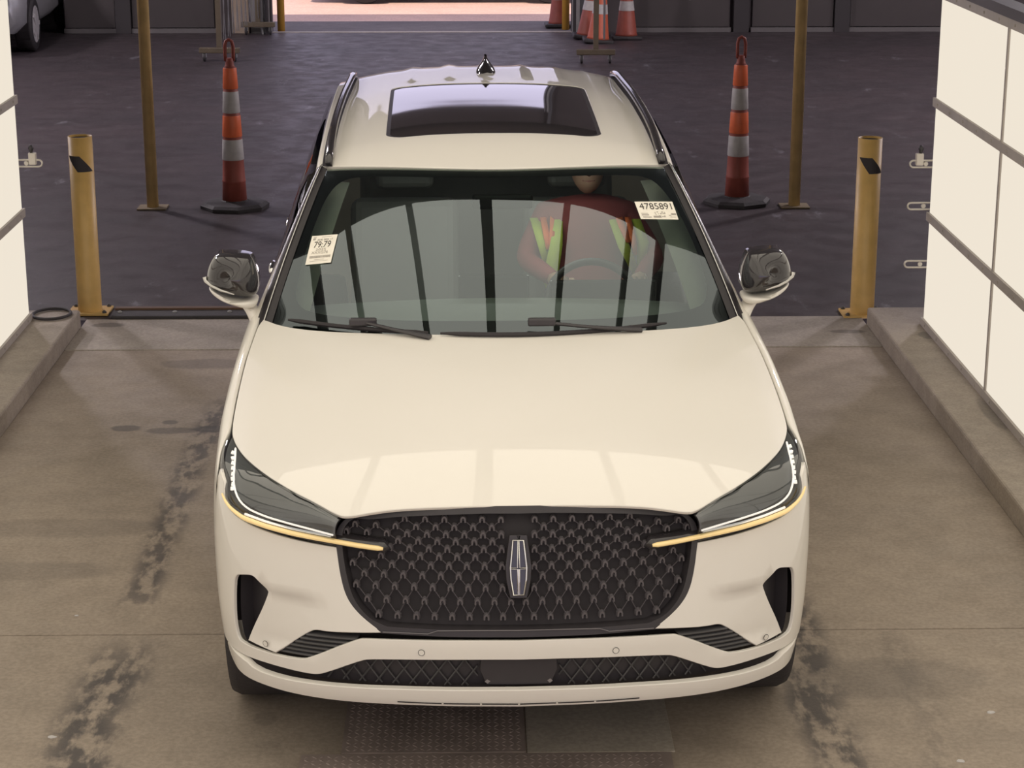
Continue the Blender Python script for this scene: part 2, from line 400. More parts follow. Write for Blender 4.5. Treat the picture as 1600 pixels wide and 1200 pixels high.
# steel tread plates let into the floor
M_PL = pm('tread_plate_steel', (.26, .21, .19), .5, .05, noise=(5, .3))
def tread(name, x0, x1, y0, y1, lab, vis):
    e = empty(name, ((x0 + x1) / 2, (y0 + y1) / 2, 0)); tag(e, lab, 'steel plate'); hx = (x1 - x0) / 2; hy = (y1 - y0) / 2
    MB().box(-hx, hx, -hy, hy, .0, .006).build('plate', M_PL, e)
    lug = MB(); st = .034; i = 0; x = -hx + .02
    while x < hx - .015:
        y = max(-hy + .02, vis - (y0 + y1) / 2); j = 0
        while y < hy - .015:
            a = PI / 4 if (i + j) % 2 else -PI / 4; c, s_ = math.cos(a) * .013, math.sin(a) * .013; w = .0035
            nx, ny = -math.sin(a) * w, math.cos(a) * w
            lug.add([(x - c, y - s_, .006), (x + nx, y + ny, .006), (x + c, y + s_, .006), (x - nx, y - ny, .006), (x, y, .0085)], [(0, 1, 4), (1, 2, 4), (2, 3, 4), (3, 0, 4)])
            y += st * .72; j += 1
        x += st * .72; i += 1
    o = lug.build('tread_lugs', M_PL, e); o['kind'] = 'stuff'
    return e
tread('tread_plate', -.575, .03, .345, 1.6, 'diamond tread steel plate under the bumper of the white car', .345)
tread('tread_plate', -.705, .505, -.55, .335, 'wide diamond tread steel plate along the bottom edge of the picture', -.2)
slab('floor_patch', .034, .52, .345, 1.6, -.01, .003, M_LIP, .002)

# ------------------------------------------------------------------ light tunnel of the inspection bay
E_SIDE = emitm('light_panel_face', SIDE_C, SIDE_E); E_CEIL = emitm('ceiling_panel_face', CEIL_C, CEIL_E); E_CANT = emitm('canted_panel_face', CEIL_C, CANT_E)
BACKM = pm('panel_backing', (.05, .05, .055), .7)
def quad_panel(name, c, ex, ey, n, mat, parent, th=.02):
    """flat box panel: centre, half edge vectors, normal"""
    c, ex, ey, n = map(np.array, (c, ex, ey, n)); v = []
    for k in (0, -th):
        for sx, sy in ((-1, -1), (1, -1), (1, 1), (-1, 1)): v.append(c + ex * sx + ey * sy + n * k)
    return mesh(name, v, [(0, 1, 2, 3), (7, 6, 5, 4), (0, 4, 5, 1), (1, 5, 6, 2), (2, 6, 7, 3), (3, 7, 4, 0)], mat, parent)
def light_wall(name, X, sgn, yfar, lab):
    back = MB().box(min(X + sgn * .03, X + sgn * .07), max(X + sgn * .03, X + sgn * .07), -7.8, yfar, .105, 2.04).build(name, BACKM); struct(back)
    back['label'] = lab
    zs = [.125, .735, 1.38, 1.975]; ys = [yfar - .012 - 1.47 * k for k in range(10)]
    for k in range(9):
        y1, y0 = ys[k], ys[k + 1]
        for r in range(3):
            quad_panel('light_panel', (X + sgn * .002, (y0 + y1) / 2, (zs[r] + zs[r + 1]) / 2), (0, (y1 - y0) / 2 - .011, 0), (0, 0, (zs[r + 1] - zs[r]) / 2 - .022), (-sgn, 0, 0), E_SIDE, back)
    for i, z in enumerate(zs):
        h = .024 if i else .022
        bar = MB().box(min(X - sgn * .012, X + sgn * .03), max(X - sgn * .012, X + sgn * .03), -7.8, yfar, z - h, z + h)
        for q in range(44):
            y = yfar - .12 - .30 * q; bar.box(min(X - sgn * .012, X - sgn * .017), max(X - sgn * .012, X - sgn * .017), y - .006, y + .006, z - .006, z + .006)
        bar.build('frame_rail', ALU, back)
    for k in range(1, 10): MB().box(min(X - sgn * .006, X + sgn * .03), max(X - sgn * .006, X + sgn * .03), ys[k] - .014, ys[k] + .014, .105, 1.975).build('frame_mullion', ALU, back)
    MB().box(min(X - sgn * .02, X + sgn * .09), max(X - sgn * .02, X + sgn * .09), -7.8, yfar, 2.0, 2.05).build('top_rail', GREYK, back)
    return back
wl = light_wall('wall_left', -2.70, -1, 5.70, 'backlit white light panels in a grey frame on the left kerb')
wr = light_wall('wall_right', 2.43, 1, 5.50, 'backlit white light panels in a grey frame on the right kerb')
ceil = struct(MB().box(-2.3, 2.05, -7.8, 3.17, 3.34, 3.38).build('ceiling', BACKM))
XC = [-1.98, -1.54, -.82, -.10, .62, 1.34, 1.715]
YC = [3.15 - 2.7 * k for k in range(5)]
for i in range(6):
    for k in range(4):
        quad_panel('ceiling_light_panel', ((XC[i] + XC[i + 1]) / 2, (YC[k] + YC[k + 1]) / 2, 3.31), ((XC[i + 1] - XC[i]) / 2 - .03, 0, 0), (0, -1.338, 0), (0, 0, -1), E_CEIL, ceil)
for i in range(7): MB().box(XC[i] - (.05 if i == 3 else .032), XC[i] + (.05 if i == 3 else .032), -7.65, 3.15, 3.28, 3.34).build('ceiling_rail', GREYK, ceil)
for k in range(5): MB().box(XC[0], XC[-1], YC[k] - .012, YC[k] + .012, 3.30, 3.34).build('ceiling_crossbar', GREYK, ceil)
for sgn, xo, xi, nm in ((-1, -2.72, -2.02, 'ceiling_cove'), (1, 2.45, 1.755, 'ceiling_cove')):
    cv = struct(empty(nm)); a = np.array([xo, 0, 2.10]); b = np.array([xi, 0, 3.26]); d = (b - a) / 2; n = np.array([-sgn * (b[2] - a[2]), 0, -abs(b[0] - a[0])]); n = n / np.linalg.norm(n)
    for k in range(4):
        c = (a + b) / 2; c[1] = (YC[k] + YC[k + 1]) / 2
        quad_panel('cove_light_panel', c, d * .96, (0, 1.338, 0), n, E_CANT, cv)
    for k in range(5): MB().bar(a + np.array([0, YC[k], 0]), b + np.array([0, YC[k], 0]), .024, .03).build('cove_rib', GREYK, cv)

# ------------------------------------------------------------------ hall shell
YB = 21.33
def wallseg(name, x0, x1, z0, z1, y=YB, mat=WALLP, th=.2): return struct(MB().box(x0, x1, y, y + th, z0, z1).build(name, mat))
wb = struct(MB().box(-14, -8.1, YB, YB + .2, -.1, 7.2).box(-8.1, -5.52, YB, YB + .2, 2.4, 7.2).box(-8.2, -8.1, YB + .2, 24.2, -.1, 2.5).box(-5.52, -5.42, YB + .2, 24.2, -.1, 2.5).box(-8.2, -5.42, 24.1, 24.2, -.1, 2.5).box(-8.2, -5.42, YB + .2, 24.2, 2.4, 2.5).box(-5.52, -2.80, YB, YB + .2, -.1, 7.2).box(1.16, 14, YB, YB + .2, -.1, 7.2).box(-2.80, 1.16, YB, YB + .2, 6.05, 7.2).build('wall_back', WALLP))
# dock doors and pilasters along the back wall
def dock_door(x0, x1, n):
    d = struct(empty('door_%d' % n, ((x0 + x1) / 2, YB - .012, 0))); hw = (x1 - x0) / 2
    for k in range(5): MB().box(-hw, hw, -.03, .0, .07 + .6 * k, .655 + .6 * k).build('door_section', DOORP, d)
    MB().box(-hw - .02, hw + .02, -.05, 0, 0, .06).build('bottom_seal', pm('door_seal', (.12, .11, .11), .7), d)
for i, (x0, x1) in enumerate([(1.95, 3.25), (3.55, 4.62), (4.85, 6.3), (-4.62, -3.55), (-5.50, -4.85)]): dock_door(x0, x1, i + 1)
for x in (3.40, 4.735, 6.42, -4.735): struct(MB().box(x - .1, x + .1, YB - .10, YB, 0, 7.2).build('pilaster', pm('pilaster_paint', (.035, .03, .032), .7)))
struct(MB().box(-14.2, -14, -9, 21.5, -.1, 7.2).build('wall_side', WALLP)); struct(MB().box(14, 14.2, -9, 21.5, -.1, 7.2).build('wall_side', WALLP))
struct(MB().box(-14, -4.5, -9.2, -9, -.1, 7.2).box(4.5, 14, -9.2, -9, -.1, 7.2).box(-4.5, 4.5, -9.2, -9, 5.0, 7.2).build('wall_front', WALLP))
struct(MB().box(-14.2, 14.2, -9.2, 21.65, 7.2, 7.35).build('roof_deck', ROOFM))
for hx, hy in HALL_FILLS:
    f_ = struct(MB().lathe([(.06, 7.2), (.06, 5.75), (.12, 5.70), (.30, 5.56)], 20, (hx, hy, 0), cap=False).build('fill_light_housing', STEEL))  # made-up housings for the added hall fill lights
# door frame of the far opening
def jamb(x, lab, s):
    j = struct(empty('door_jamb', (x, YB - .12, 0))); j['label'] = lab
    MB().box(-.05, .05, -.02, .0, 0, 6.2).box(-.05, -.03, -.08, -.02, 0, 6.2).build('track', STEEL, j)
    MB().box(s * .02 - .02, s * .02 + .02, -.10, -.03, 0.0, 6.2).build('weather_strip', SATINK, j)
    return j
jamb(-2.86, 'galvanised track at the left edge of the far doorway', 1); jamb(1.21, 'galvanised track at the right edge of the far doorway', -1)

def hoodS(a, b, off=0.0): return np.array([a, b, hood(a, b) + off])
RIBS = (-.346, -.173, 0.0, .173, .346)
def roofS(a, b, off=0.0):
    z = roof(a, b)
    k = sm(3.80, 3.92, b)
    if k > 0: z += k * sum(.011 * math.exp(-((a - r) / .022) ** 2) for r in RIBS)
    z += .004 * math.exp(-((abs(a) - .505) / .012) ** 2) * sm(2.6, 3.2, b)
    return np.array([a, b, z + off])
def ws(s, t, off=0.0):
    """windshield: s across (-1..1), t from the cowl up to the header"""
    B = np.array([.885 * s, 1.27 + .36 * s * s, 1.105 - .0 * s * s]); X = .695 * s; Y = 2.195 + .205 * s * s
    T = np.array([X, Y, roof(X, Y) - .004]); P = B * (1 - t) + T * t
    bulge = .040 * 4 * t * (1 - t) * (1 - .5 * s * s) + off
    return P + np.array([0.18 * s, -.50, .85]) * bulge
def uY(Y):
    a, b = .9, 6.0
    for _ in range(40):
        m = (a + b) / 2
        if _py(m) < Y: a = m
        else: b = m
    return a
suv = empty('suv', (0, 0, 0), math.radians(1.02))
tag(suv, 'large white SUV with black diamond grille parked nose-on in the light tunnel', 'car')

# ---- bonnet
HF = [(0, .119), (.212, .120), (.367, .120), (.445, .113), (.515, .104), (.545, .112), (.604, .158), (.686, .23), (.764, .326), (.82, .416), (.868, .514), (.904, .626), (.921, .716),
      (.922, .95), (.918, 1.277), (.908, 1.45), (.902, 1.58, 0), (.888, 1.645, 1), (.838, 1.566), (.739, 1.484), (.573, 1.413), (.318, 1.356), (0, 1.327)]
hp = chaikin(HF, 2)
hp = [p for p in hp if p[0] > 1e-6]; HP = [(0, .119)] + hp + [(0, 1.327)]
panel('bonnet', hoodS, HP + [(-p[0], p[1]) for p in reversed(hp)], [], .045, PAINT, suv, rim=.010)
# ---- front bumper skin
BF = [(0, .541, 1), (.216, .541), (.475, .536), (.502, .531), (.664, .450), (.692, .4415), (.776, .4375), (.885, .440), (.925, .442), (.957, .446), (.9704, .4757), (.9733, .528), (.9708, .603), (.960, .668), (.914, .681), (.874, .688), (.848, .672), (.8225, .648), (.818, .630),
      (.8985, .4627, 1), (.786, .4497, 1), (.670, .535), (.644, .5484), (.60, .5495), (.4265, .5609, 1), (.480, .596), (.518, .629), (.545, .6665), (.5645, .725), (.580, .796), (.582, .806, 1), (.654, .8115), (.771, .823), (.866, .8375), (.953, .853), (1.012, .873), (1.044, .903), (1.058, .942, 1), (1.125, .965, 1), (1.185, .80), (1.19, .60), (1.175, .48), (1.165, .398, 1),
      (.905, .404), (.80, .4045), (.668, .401), (.637, .403), (.612, .411), (.495, .465), (.459, .475), (.216, .483), (0, .4834, 1)]
bp_ = chaikin(BF, 2); bh = [p for p in bp_ if p[0] > 1e-6]
# the skin is a C on each side joined by the bar under the grille
def bumper_off(u, z, off=0.0):
    a = abs(u); return wrap(u, z, off - .014 * (1 - sm(.625, .665, z - .12 * (a - .75))) * sm(.56, .70, a) * (1 - sm(.84, .92, a)) * sm(.44, .50, z))
top_c, bot_c = (0, .541), (0, .4834)
outer = [top_c] + bh + [bot_c] + [(-p[0], p[1]) for p in reversed(bh)]
panel('front_bumper', bumper_off, outer, [], .035, PAINT, suv, rim=.012)
# ---- dark inner liner behind every opening
lin = [(0, .30), (.6, .31), (.95, .33), (1.06, .36), (1.07, .86), (.95, .86), (.60, .88), (.3, .905), (0, .91)]
panel('inner_liner', wrap, lin[:1] + lin[1:] + [(-p[0], p[1]) for p in reversed(lin[1:-1])], [], .07, MATTEK, suv, rim=0, off=-.11)
for s in (-1, 1):
    IN = [(.9638, .44), (.975, .4757), (.978, .528), (.976, .603), (.968, .675), (.914, .69), (.870, .696), (.842, .677), (.815, .65), (.81, .630), (.885, .455), (.93, .43)]
    pl = chaikin([(s * a, b) for a, b in IN], 2, True)
    o = panel('air_intake', wrap, pl, [], .03, SATINK, suv, rim=0, off=-.075)
    dl = densify(pl, .02); wl_ = [[wrap(a, b, f) for a, b in dl + dl[:1]] for f in (-.030, -.076)]
    MB().grid(wl_).build('intake_wall', SATINK, o, True)
    # bright ledge inside the intake
    L_ = [wrap(s * (.842 + .073 * k / 6), .60 - .12 * k / 6, -.056) for k in range(7)]; L2 = [wrap(s * (.852 + .073 * k / 6), .605 - .12 * k / 6, -.070) for k in range(7)]
    MB().grid([L_, L2]).build('intake_ledge', GREYK, o, True)
    for k in range(6):
        z = .530 - .0142 * k; ul = .668 + (.536 - z) / .088 * .121; ur = .502 + (.531 - z) / .081 * .162
        a = [wrap(s * (ur + (ul - ur) * q / 6), z - .003 * q / 6, -.012) for q in range(7)]; b = [wrap(s * (ur + (ul - ur) * q / 6), z - .003 * q / 6 - .005, -.012) for q in range(7)]
        c = [wrap(s * (ur + (ul - ur) * q / 6), z - .003 * q / 6 + .001, -.05) for q in range(7)]; d = [p + np.array([0, 0, -.004]) for p in c]
        MB().grid([c, a, b, d]).build('louvre_slat', GREYK, suv, True)
    sl = [(.43, .5609), (.60, .556), (.644, .553), (.672, .54), (.79, .455), (.90, .47), (.93, .44), (.776, .43), (.66, .44), (.50, .525), (.43, .535)]
    panel('bumper_channel', wrap, [(s * a, b) for a, b in sl], [], .03, GLOSSK, suv, rim=0, off=-.055)
# ---- lower grille and lip
lo = [(0, .49), (.22, .49), (.46, .482), (.50, .47), (.62, .415), (.80, .408), (.905, .405), (.87, .37), (.62, .365), (.34, .37), (0, .37)]
lowg = panel('lower_grille', wrap, lo + [(-p[0], p[1]) for p in reversed(lo[1:-1])], [], .04, SATINK, suv, rim=0, off=-.05)
for s in (-1, 1):
    mb = MB()
    for k in range(11):
        for dr in (-1, 1):
            u0 = .14 + .055 * k; pts = []
            for q in range(7):
                z = .378 + .10 * q / 6; u = u0 + dr * .075 * (q / 6 - .5)
                zt = .47 - max(0, (u - .46)) * .42
                if .125 < u < .66 and z < zt: pts.append(wrap(s * u, z, -.042))
            if len(pts) > 2: mb.tube(pts, .0030, 5)
    mb.build('lower_mesh', GREYK, lowg)['kind'] = 'stuff'
rad = [(-.115, .475), (-.118, .44), (-.098, .392), (.098, .392), (.118, .44), (.115, .475)]
ro = panel('radar_cover', wrap, rad, [], .03, SATINK, suv, rim=.03, off=-.018)
for s in (-1, 1):
    a = [(s * .088, .404), (s * .098, .410), (s * .106, .402), (s * .096, .395)]
    panel('corner_tab', wrap, a, [], .02, pm('grey_tab', (.22, .2, .2), .5), ro, rim=0, off=-.0165)
LT = [(0, .384), (.336, .3825), (.4965, .377), (.623, .372), (.7615, .367), (.867, .371), (.915, .394), (1.04, .394), (1.10, .388), (1.115, .352), (1.07, .335), (1.0346, .333), (.9413, .332), (.82, .325), (.72, .3225), (.585, .323), (.3375, .328), (0, .326)]
lt = chaikin([LT[0] + (1,)] + LT[1:-1] + [LT[-1] + (1,)], 1); lt2 = [p for p in lt if p[0] > 1e-6]
lip = panel('bumper_lip', lambda u, z, o=0: wrap(u, z, o * (1 - 1.2 * sm(.90, 1.08, abs(u)))), [(0, .384)] + lt2 + [(0, .326)] + [(-p[0], p[1]) for p in reversed(lt2)], [], .03, PAINT, suv, rim=.022, off=.014)
slot = [(-.375, .3405), (-.375, .336), (0, .334), (.375, .336), (.375, .3405), (0, .3385)]
panel('lip_slot', wrap, slot, [], .03, MATTEK, lip, rim=0, off=.0155)
for u in (-.235, -.117, 0.0, .117, .235): panel('slot_tab', wrap, [(u - .003, .334), (u + .003, .334), (u + .003, .341), (u - .003, .341)], [], .02, PAINT, lip, rim=0, off=.017)
# ---- parking sensors
for u, z in ((-.822, .471), (-.299, .503), (.299, .501), (.822, .468)):
    p = wrap(u, z, .0008); q = wrap(u, z, 0); e = (wrap(u + .01, z) - wrap(u - .01, z)); e /= np.linalg.norm(e); f = (wrap(u, z + .01) - wrap(u, z - .01)); f /= np.linalg.norm(f); n = np.cross(e, f)
    ring = MB().tube([p + (e * math.cos(a) + f * math.sin(a)) * .0095 for a in [2 * PI * k / 16 for k in range(16)]], .0011, 4, True).build('parking_sensor', GREYK, suv)
    mesh('sensor_face', [p + n * .0006 + (e * math.cos(a) + f * math.sin(a)) * .0088 for a in [2 * PI * k / 16 for k in range(16)]], [tuple(range(16))], PAINT, ring)
# ---- grille
GH = [(0, .9435), (.21, .939), (.40, .9285), (.501, .914), (.550, .898), (.578, .8725), (.5865, .844), (.580, .796), (.5635, .725), (.5435, .6665), (.5165, .629), (.479, .596), (.4265, .557), (.2, .553), (0, .552)]
def ghalf(k, sh):
    pts = [(max(a - sh * (1 if a > .1 else 0), 0) if a > 0 else 0, b + sh * (-1 if b > .75 else 1) * (1.0 if (b > .9 or b < .57) else .0)) for a, b in GH]
    q = chaikin([pts[0] + (1,)] + pts[1:12] + [pts[12] + (1,)] + pts[13:-1] + [pts[-1] + (1,)], 2)
    q2 = [p for p in q if p[0] > 4e-3]; return q2 + [(-p[0], p[1]) for p in reversed(q2)]
gout, gin = ghalf(1, .001), ghalf(1, .021)
grille = empty('grille'); grille.parent = suv
fo, fi = ghalf(1, .0), ghalf(1, .021)
assert len(fo) == len(fi)
rowsf = [[], [], [], []]
for (a0, b0), (a1, b1), (c0, d0), (c1, d1) in zip(fo, fo[1:] + fo[:1], fi, fi[1:] + fi[:1]):
    for k in range(4):
        q = k / 4; P_, Q_ = (a0 + (a1 - a0) * q, b0 + (b1 - b0) * q), (c0 + (c1 - c0) * q, d0 + (d1 - d0) * q)
        rowsf[0].append(wrap(*P_, -.03)); rowsf[1].append(wrap(*P_, -.002)); rowsf[2].append(wrap(*Q_, -.002)); rowsf[3].append(wrap(*Q_, -.046))
MB().grid([r + r[:1] for r in rowsf]).build('grille_frame', SATINK, grille, angle=.6)
panel('grille_back', wrap, ghalf(1, .010), [], .045, MATTEK, grille, rim=0, off=-.045)
ROWZ = []
ZR = [.896, .873, .851, .8305, .808, .785, .758, .728, .693, .652, .606]
def gx(c): return .0545 * c + .00098 * c * c
def gpos(r, c): return (1 if c >= 0 else -1) * gx(abs(c)) * (1 - .012 * r)
nodes = {}
for r in range(11):
    for k in range(-9, 10):
        c = k + (.5 if r % 2 else 0)
        u = gpos(r, c)
        if not inside((u, ZR[r]), ghalf(1, .026)): continue
        if abs(u) < .046 and r < 8: continue
        if ZR[r] < .845 and ZR[r] > .79 and abs(u) > .42: continue
        nodes[(r, c)] = (u, ZR[r])
lat = MB()
for (r, c), (u, z) in nodes.items():
    for dc in (-.5, .5):
        q = nodes.get((r + 1, c + dc))
        if q:
            a, b = wrap(u, z, -.028), wrap(q[0], q[1], -.028); lat.bar(a, b, .0026, .010, (0, 1, 0))
lat.build('grille_lattice', LATK, grille)
nm = None
for (r, c), (u, z) in nodes.items():
    if nm is None:
        b = MB(); h = .013; w_ = .0088
        arc = [(-w_, -.008), (-w_ * .95, .004), (-w_ * .5, .0105), (0, .012), (w_ * .5, .0105), (w_ * .95, .004), (w_, -.008)]; inn = [(x * .45, -.008 if i in (0, 6) else y * .62 - .002) for i, (x, y) in enumerate(arc)]
        bx_ = [(x * 1.25, y * 1.12) for x, y in arc]
        b.grid([[(x, .016, y) for x, y in bx_], [(x, 0, y) for x, y in arc], [(x, .0, y) for x, y in inn], [(x, .014, y) for x, y in inn]])
        nm = b.build('grille_stud', NODEK, grille, False); o = nm
    else:
        o = nm.copy(); COL.objects.link(o); o.parent = grille
    p = wrap(u, z, -.016); e = wrap(u + .01, z) - wrap(u - .01, z)
    o.location = p; o.rotation_euler = (0, 0, math.atan2(e[1], e[0]))
# lower grille plinth line
pts = [wrap(u, z, .001) for u, z in [(-.42, .562), (-.28, .562), (-.25, .572), (-.15, .574), (0, .5745), (.15, .574), (.25, .572), (.28, .562), (.42, .562)]]
MB().tube(pts, .0022, 5).build('grille_lower_trim', NODEK, grille)
# ---- badge
badge = empty('badge'); badge.parent = suv
BC = np.array([0, *wrap(0, .765)[1:]])
def bpt(x, z, o=0.0): p = wrap(x, .767 + z, .012 + o); return p
outl = [(-.0185, .0805), (-.0245, .02), (-.0265, -.0), (-.0245, -.035), (-.017, -.0815), (.017, -.0815), (.0245, -.035), (.0265, 0), (.0245, .02), (.0185, .0805)]
ink_ = [(x * 1.35, z * 1.10) for x, z in outl]
panel('badge_pad', lambda a, b, o=0: wrap(a, .767 + b, o), [(x * 1.5, z * 1.13) for x, z in outl], [], .02, SATINK, badge, rim=.025, off=.004)
mb = MB(); mb.tube([bpt(x, z) for x, z in outl], .0028, 6, True)
mb.build('badge_frame', CHROME, badge, True)
mb = MB().tube([bpt(-.0045, .080), bpt(-.005, .0), bpt(-.0265, .0)], .0016, 6).tube([bpt(.0045, .080), bpt(.005, 0), bpt(.0265, 0)], .0016, 6)
mb.tube([bpt(-.026, -.004), bpt(-.005, -.004), bpt(-.0038, -.081)], .0016, 6).tube([bpt(.026, -.004), bpt(.005, -.004), bpt(.0038, -.081)], .0016, 6)
mb.build('badge_cross', CHROME, badge, True)
MB().bar(bpt(0, -.004, -.001), bpt(0, -.081, -.001), .008, .002, (0, 1, 0)).build('badge_centre', SILVER, badge)
panel('badge_field', lambda a, b, o=0: wrap(a, .767 + b, o), outl, [], .02, GLOSSK, badge, rim=0, off=.008)
# ---- headlamps
def resample(p, n):
    p = [np.array(q, float) for q in p]; d = [0.0]
    for a, b in zip(p[:-1], p[1:]): d.append(d[-1] + np.linalg.norm(b - a))
    out_ = []
    for i in range(n):
        x = d[-1] * i / (n - 1); j = min(max(int(np.searchsorted(d, x)) - 1, 0), len(p) - 2); t = (x - d[j]) / max(d[j + 1] - d[j], 1e-9); out_.append(p[j] * (1 - t) + p[j + 1] * t)
    return out_
def smooth3(p, it=3):
    p = [np.array(q, float) for q in p]
    for _ in range(it): p = [p[0]] + [p[i - 1] * .25 + p[i] * .5 + p[i + 1] * .25 for i in range(1, len(p) - 1)] + [p[-1]]
    return p
HT = [(.545, .108, .915), (.604, .156, .938), (.686, .228, .955), (.764, .324, .969), (.82, .414, .978), (.868, .512, .984), (.905, .624, .992), (.923, .716, 1.002)]
HLo = [wrap(.582, .812)] + [wrap(u, z) for u, z in ((.654, .8185), (.771, .831), (.866, .8465), (.953, .863), (1.007, .882), (1.036, .908))] + [np.array(p) for p in ((.941, .49, .948), (.941, .575, .972), (.934, .65, .988), (.924, .716, 1.0))]
for s in (-1, 1):
    M = np.array([s, 1, 1]); N_ = 40
    T_ = smooth3(resample(HT, N_), 2); B_ = smooth3(resample(HLo, N_), 2)
    # pair points so that rows fan from the lamp's inner end to its tip
    B2 = resample(HLo, N_); w_low = [i / (N_ - 1) for i in range(N_)]
    hl = empty('headlamp'); hl.parent = suv
    def surf(i, r, off):
        a, b = T_[i], B_[i]; p = a * (1 - r) + b * r
        n = np.array([.35 + .5 * i / N_, -.75 + .35 * i / N_, .55]); n /= np.linalg.norm(n)
        return (p + n * (.03 * 4 * r * (1 - r) * min(1, 3 * (N_ - 1 - i) / N_) + off)) * M
    R_ = 10
    def shell(nm_, mat, off, r0=0.0, r1=1.0, i1=N_, parent=hl):
        rows = [[surf(i, r0 + (r1 - r0) * k / R_, off) for i in range(i1)] for k in range(R_ + 1)]
        return MB().grid(rows if s < 0 else [list(reversed(x)) for x in rows]).build(nm_, mat, parent, True)
    shell('lamp_housing', SATINK, -.022, 0.0, 1.08)
    shell('reflector', LENSIN, -.014, .06, .70)
    shell('lamp_lens', LENS, 0.0)
    # chrome step between reflector and light guide, keeping its distance from the lamp's lower edge
    def sf(i, r, off): i0 = min(int(i), N_ - 2); q = i - i0; return surf(i0, r, off) * (1 - q) + surf(i0 + 1, r, off) * q
    stp = [(31, .07), (27, .2), (23, .4), (20.5, .575), (18, .7), (16.5, .75), (14.5, .775), (11, .755), (6.5, .725), (3, .71), (0, .70)]
    MB().tube(smooth3(resample([sf(i, r, .002) for i, r in stp], 36), 2), .0034, 6).build('chrome_step', LEDW, hl, True)
    for (i0, r0), (i1, r1) in zip([(29.5, .225), (27, .30), (25.5, .35), (24, .425), (22.5, .5), (21.5, .575), (20.5, .625), (20, .7)], [(29, .16), (27, .215), (25, .29), (23.5, .365), (22, .44), (21, .49), (20, .565), (19.5, .64)]):
        bevel(MB().bar(sf(i0, r0, .003), sf(i1, r1, .003), .013, .006, (0, -1, .5)).build('led_tooth', LEDW, hl), .002)
    # amber light guide running on into the grille
    gp = [(1.022, .918), (1.000, .902), (.9633, .8855), (.9058, .8685), (.8193, .8565), (.7268, .8455), (.65, .838), (.5945, .833), (.5079, .8235), (.44, .8185), (.4228, .8175)]
    pa = [wrap(u, z, .016) for u, z in gp]; pa = smooth3(resample(pa, 40), 1)
    MB().tube([p * M for p in pa], [.0035 + .0050 * min(1, 4 * k / 40) if k < 39 else .005 for k in range(40)], 8, sq=.9).build('light_guide', GOLD, hl, True)
    pb = [wrap(u, z + .011, .010) for u, z in gp[3:8]]
    MB().tube([p * M for p in smooth3(resample(pb, 24), 1)], .0040, 6).build('white_light_guide', LEDW, hl, True)
    # black fin carrying the guide over the grille
    f0 = [wrap(u, z - .012, .010) for u, z in gp[5:]]; f1 = [wrap(u, z + .013, .006) for u, z in gp[5:]]; f2 = [wrap(u, z - .016, -.03) for u, z in gp[5:]]; f3 = [wrap(u, z + .016, -.03) for u, z in gp[5:]]
    tip = wrap(.400, .806, -.01); rows = [[p * M for p in r + [tip]] for r in (f3, f1, f0, f2)]
    MB().grid(rows).build('guide_fin', GLOSSK, hl, True)
# ---- front wings
SH = [(.40, .9425, .932)] + [(.44, .945, .940), (.49, .9445, .949), (.575, .9445, .973), (.65, .938, .989), (.716, .929, 1.003)]
def wing_top(Y):
    if Y <= .716:
        for a, b in zip(SH[:-1], SH[1:]):
            if a[0] <= Y <= b[0]:
                t = (Y - a[0]) / (b[0] - a[0]); return np.array([a[1] + (b[1] - a[1]) * t, Y, a[2] + (b[2] - a[2]) * t])
        return np.array([SH[0][1], Y, SH[0][2]])
    xs = [(.716, .927), (.95, .928), (1.277, .924), (1.45, .914), (1.58, .908), (1.68, .905), (1.80, .905)]
    for a, b in zip(xs[:-1], xs[1:]):
        if a[0] <= Y <= b[0]:
            x = a[1] + (b[1] - a[1]) * (Y - a[0]) / (b[0] - a[0]); return np.array([x, Y, hood(x, Y) + .001])
    return np.array([.905, Y, 1.14])
YW = [.425 + .035 * k for k in range(39)]
ARC = (.915, .385, .425)
for s in (-1, 1):
    M = np.array([s, 1, 1]); cols = []
    for Y in YW:
        t0 = wing_top(Y); u = uY(Y); e = wrap(u, .78); zc = t0[2] - .004
        c1 = np.array([wrap(u, min(zc - .02, 1.0))[0] + .016 * sm(.5, .8, Y), Y, zc + .004]); c2 = np.array([wrap(u, .90)[0] + .004, e[1], .90])
        col = [t0 - np.array([0, 0, .03]), t0]
        for k in range(1, 13):
            q = k / 12; col.append(t0 * (1 - q) ** 3 + 3 * c1 * q * (1 - q) ** 2 + 3 * c2 * q * q * (1 - q) + e * q ** 3)
        zb = .34; dy = Y - ARC[0]
        if abs(dy) < ARC[2]: zb = max(zb, ARC[1] + math.sqrt(ARC[2] ** 2 - dy * dy))
        zb = min(zb, .775)
        for k in range(1, 9): col.append(wrap(u, .78 + (zb - .78) * k / 8))
        l = col[-1]; col.append(l + np.array([-.07, 0, 0])); cols.append([p * M for p in col])
    MB().grid(cols if s < 0 else list(reversed(cols))).build('front_wing', PAINT, suv, True)
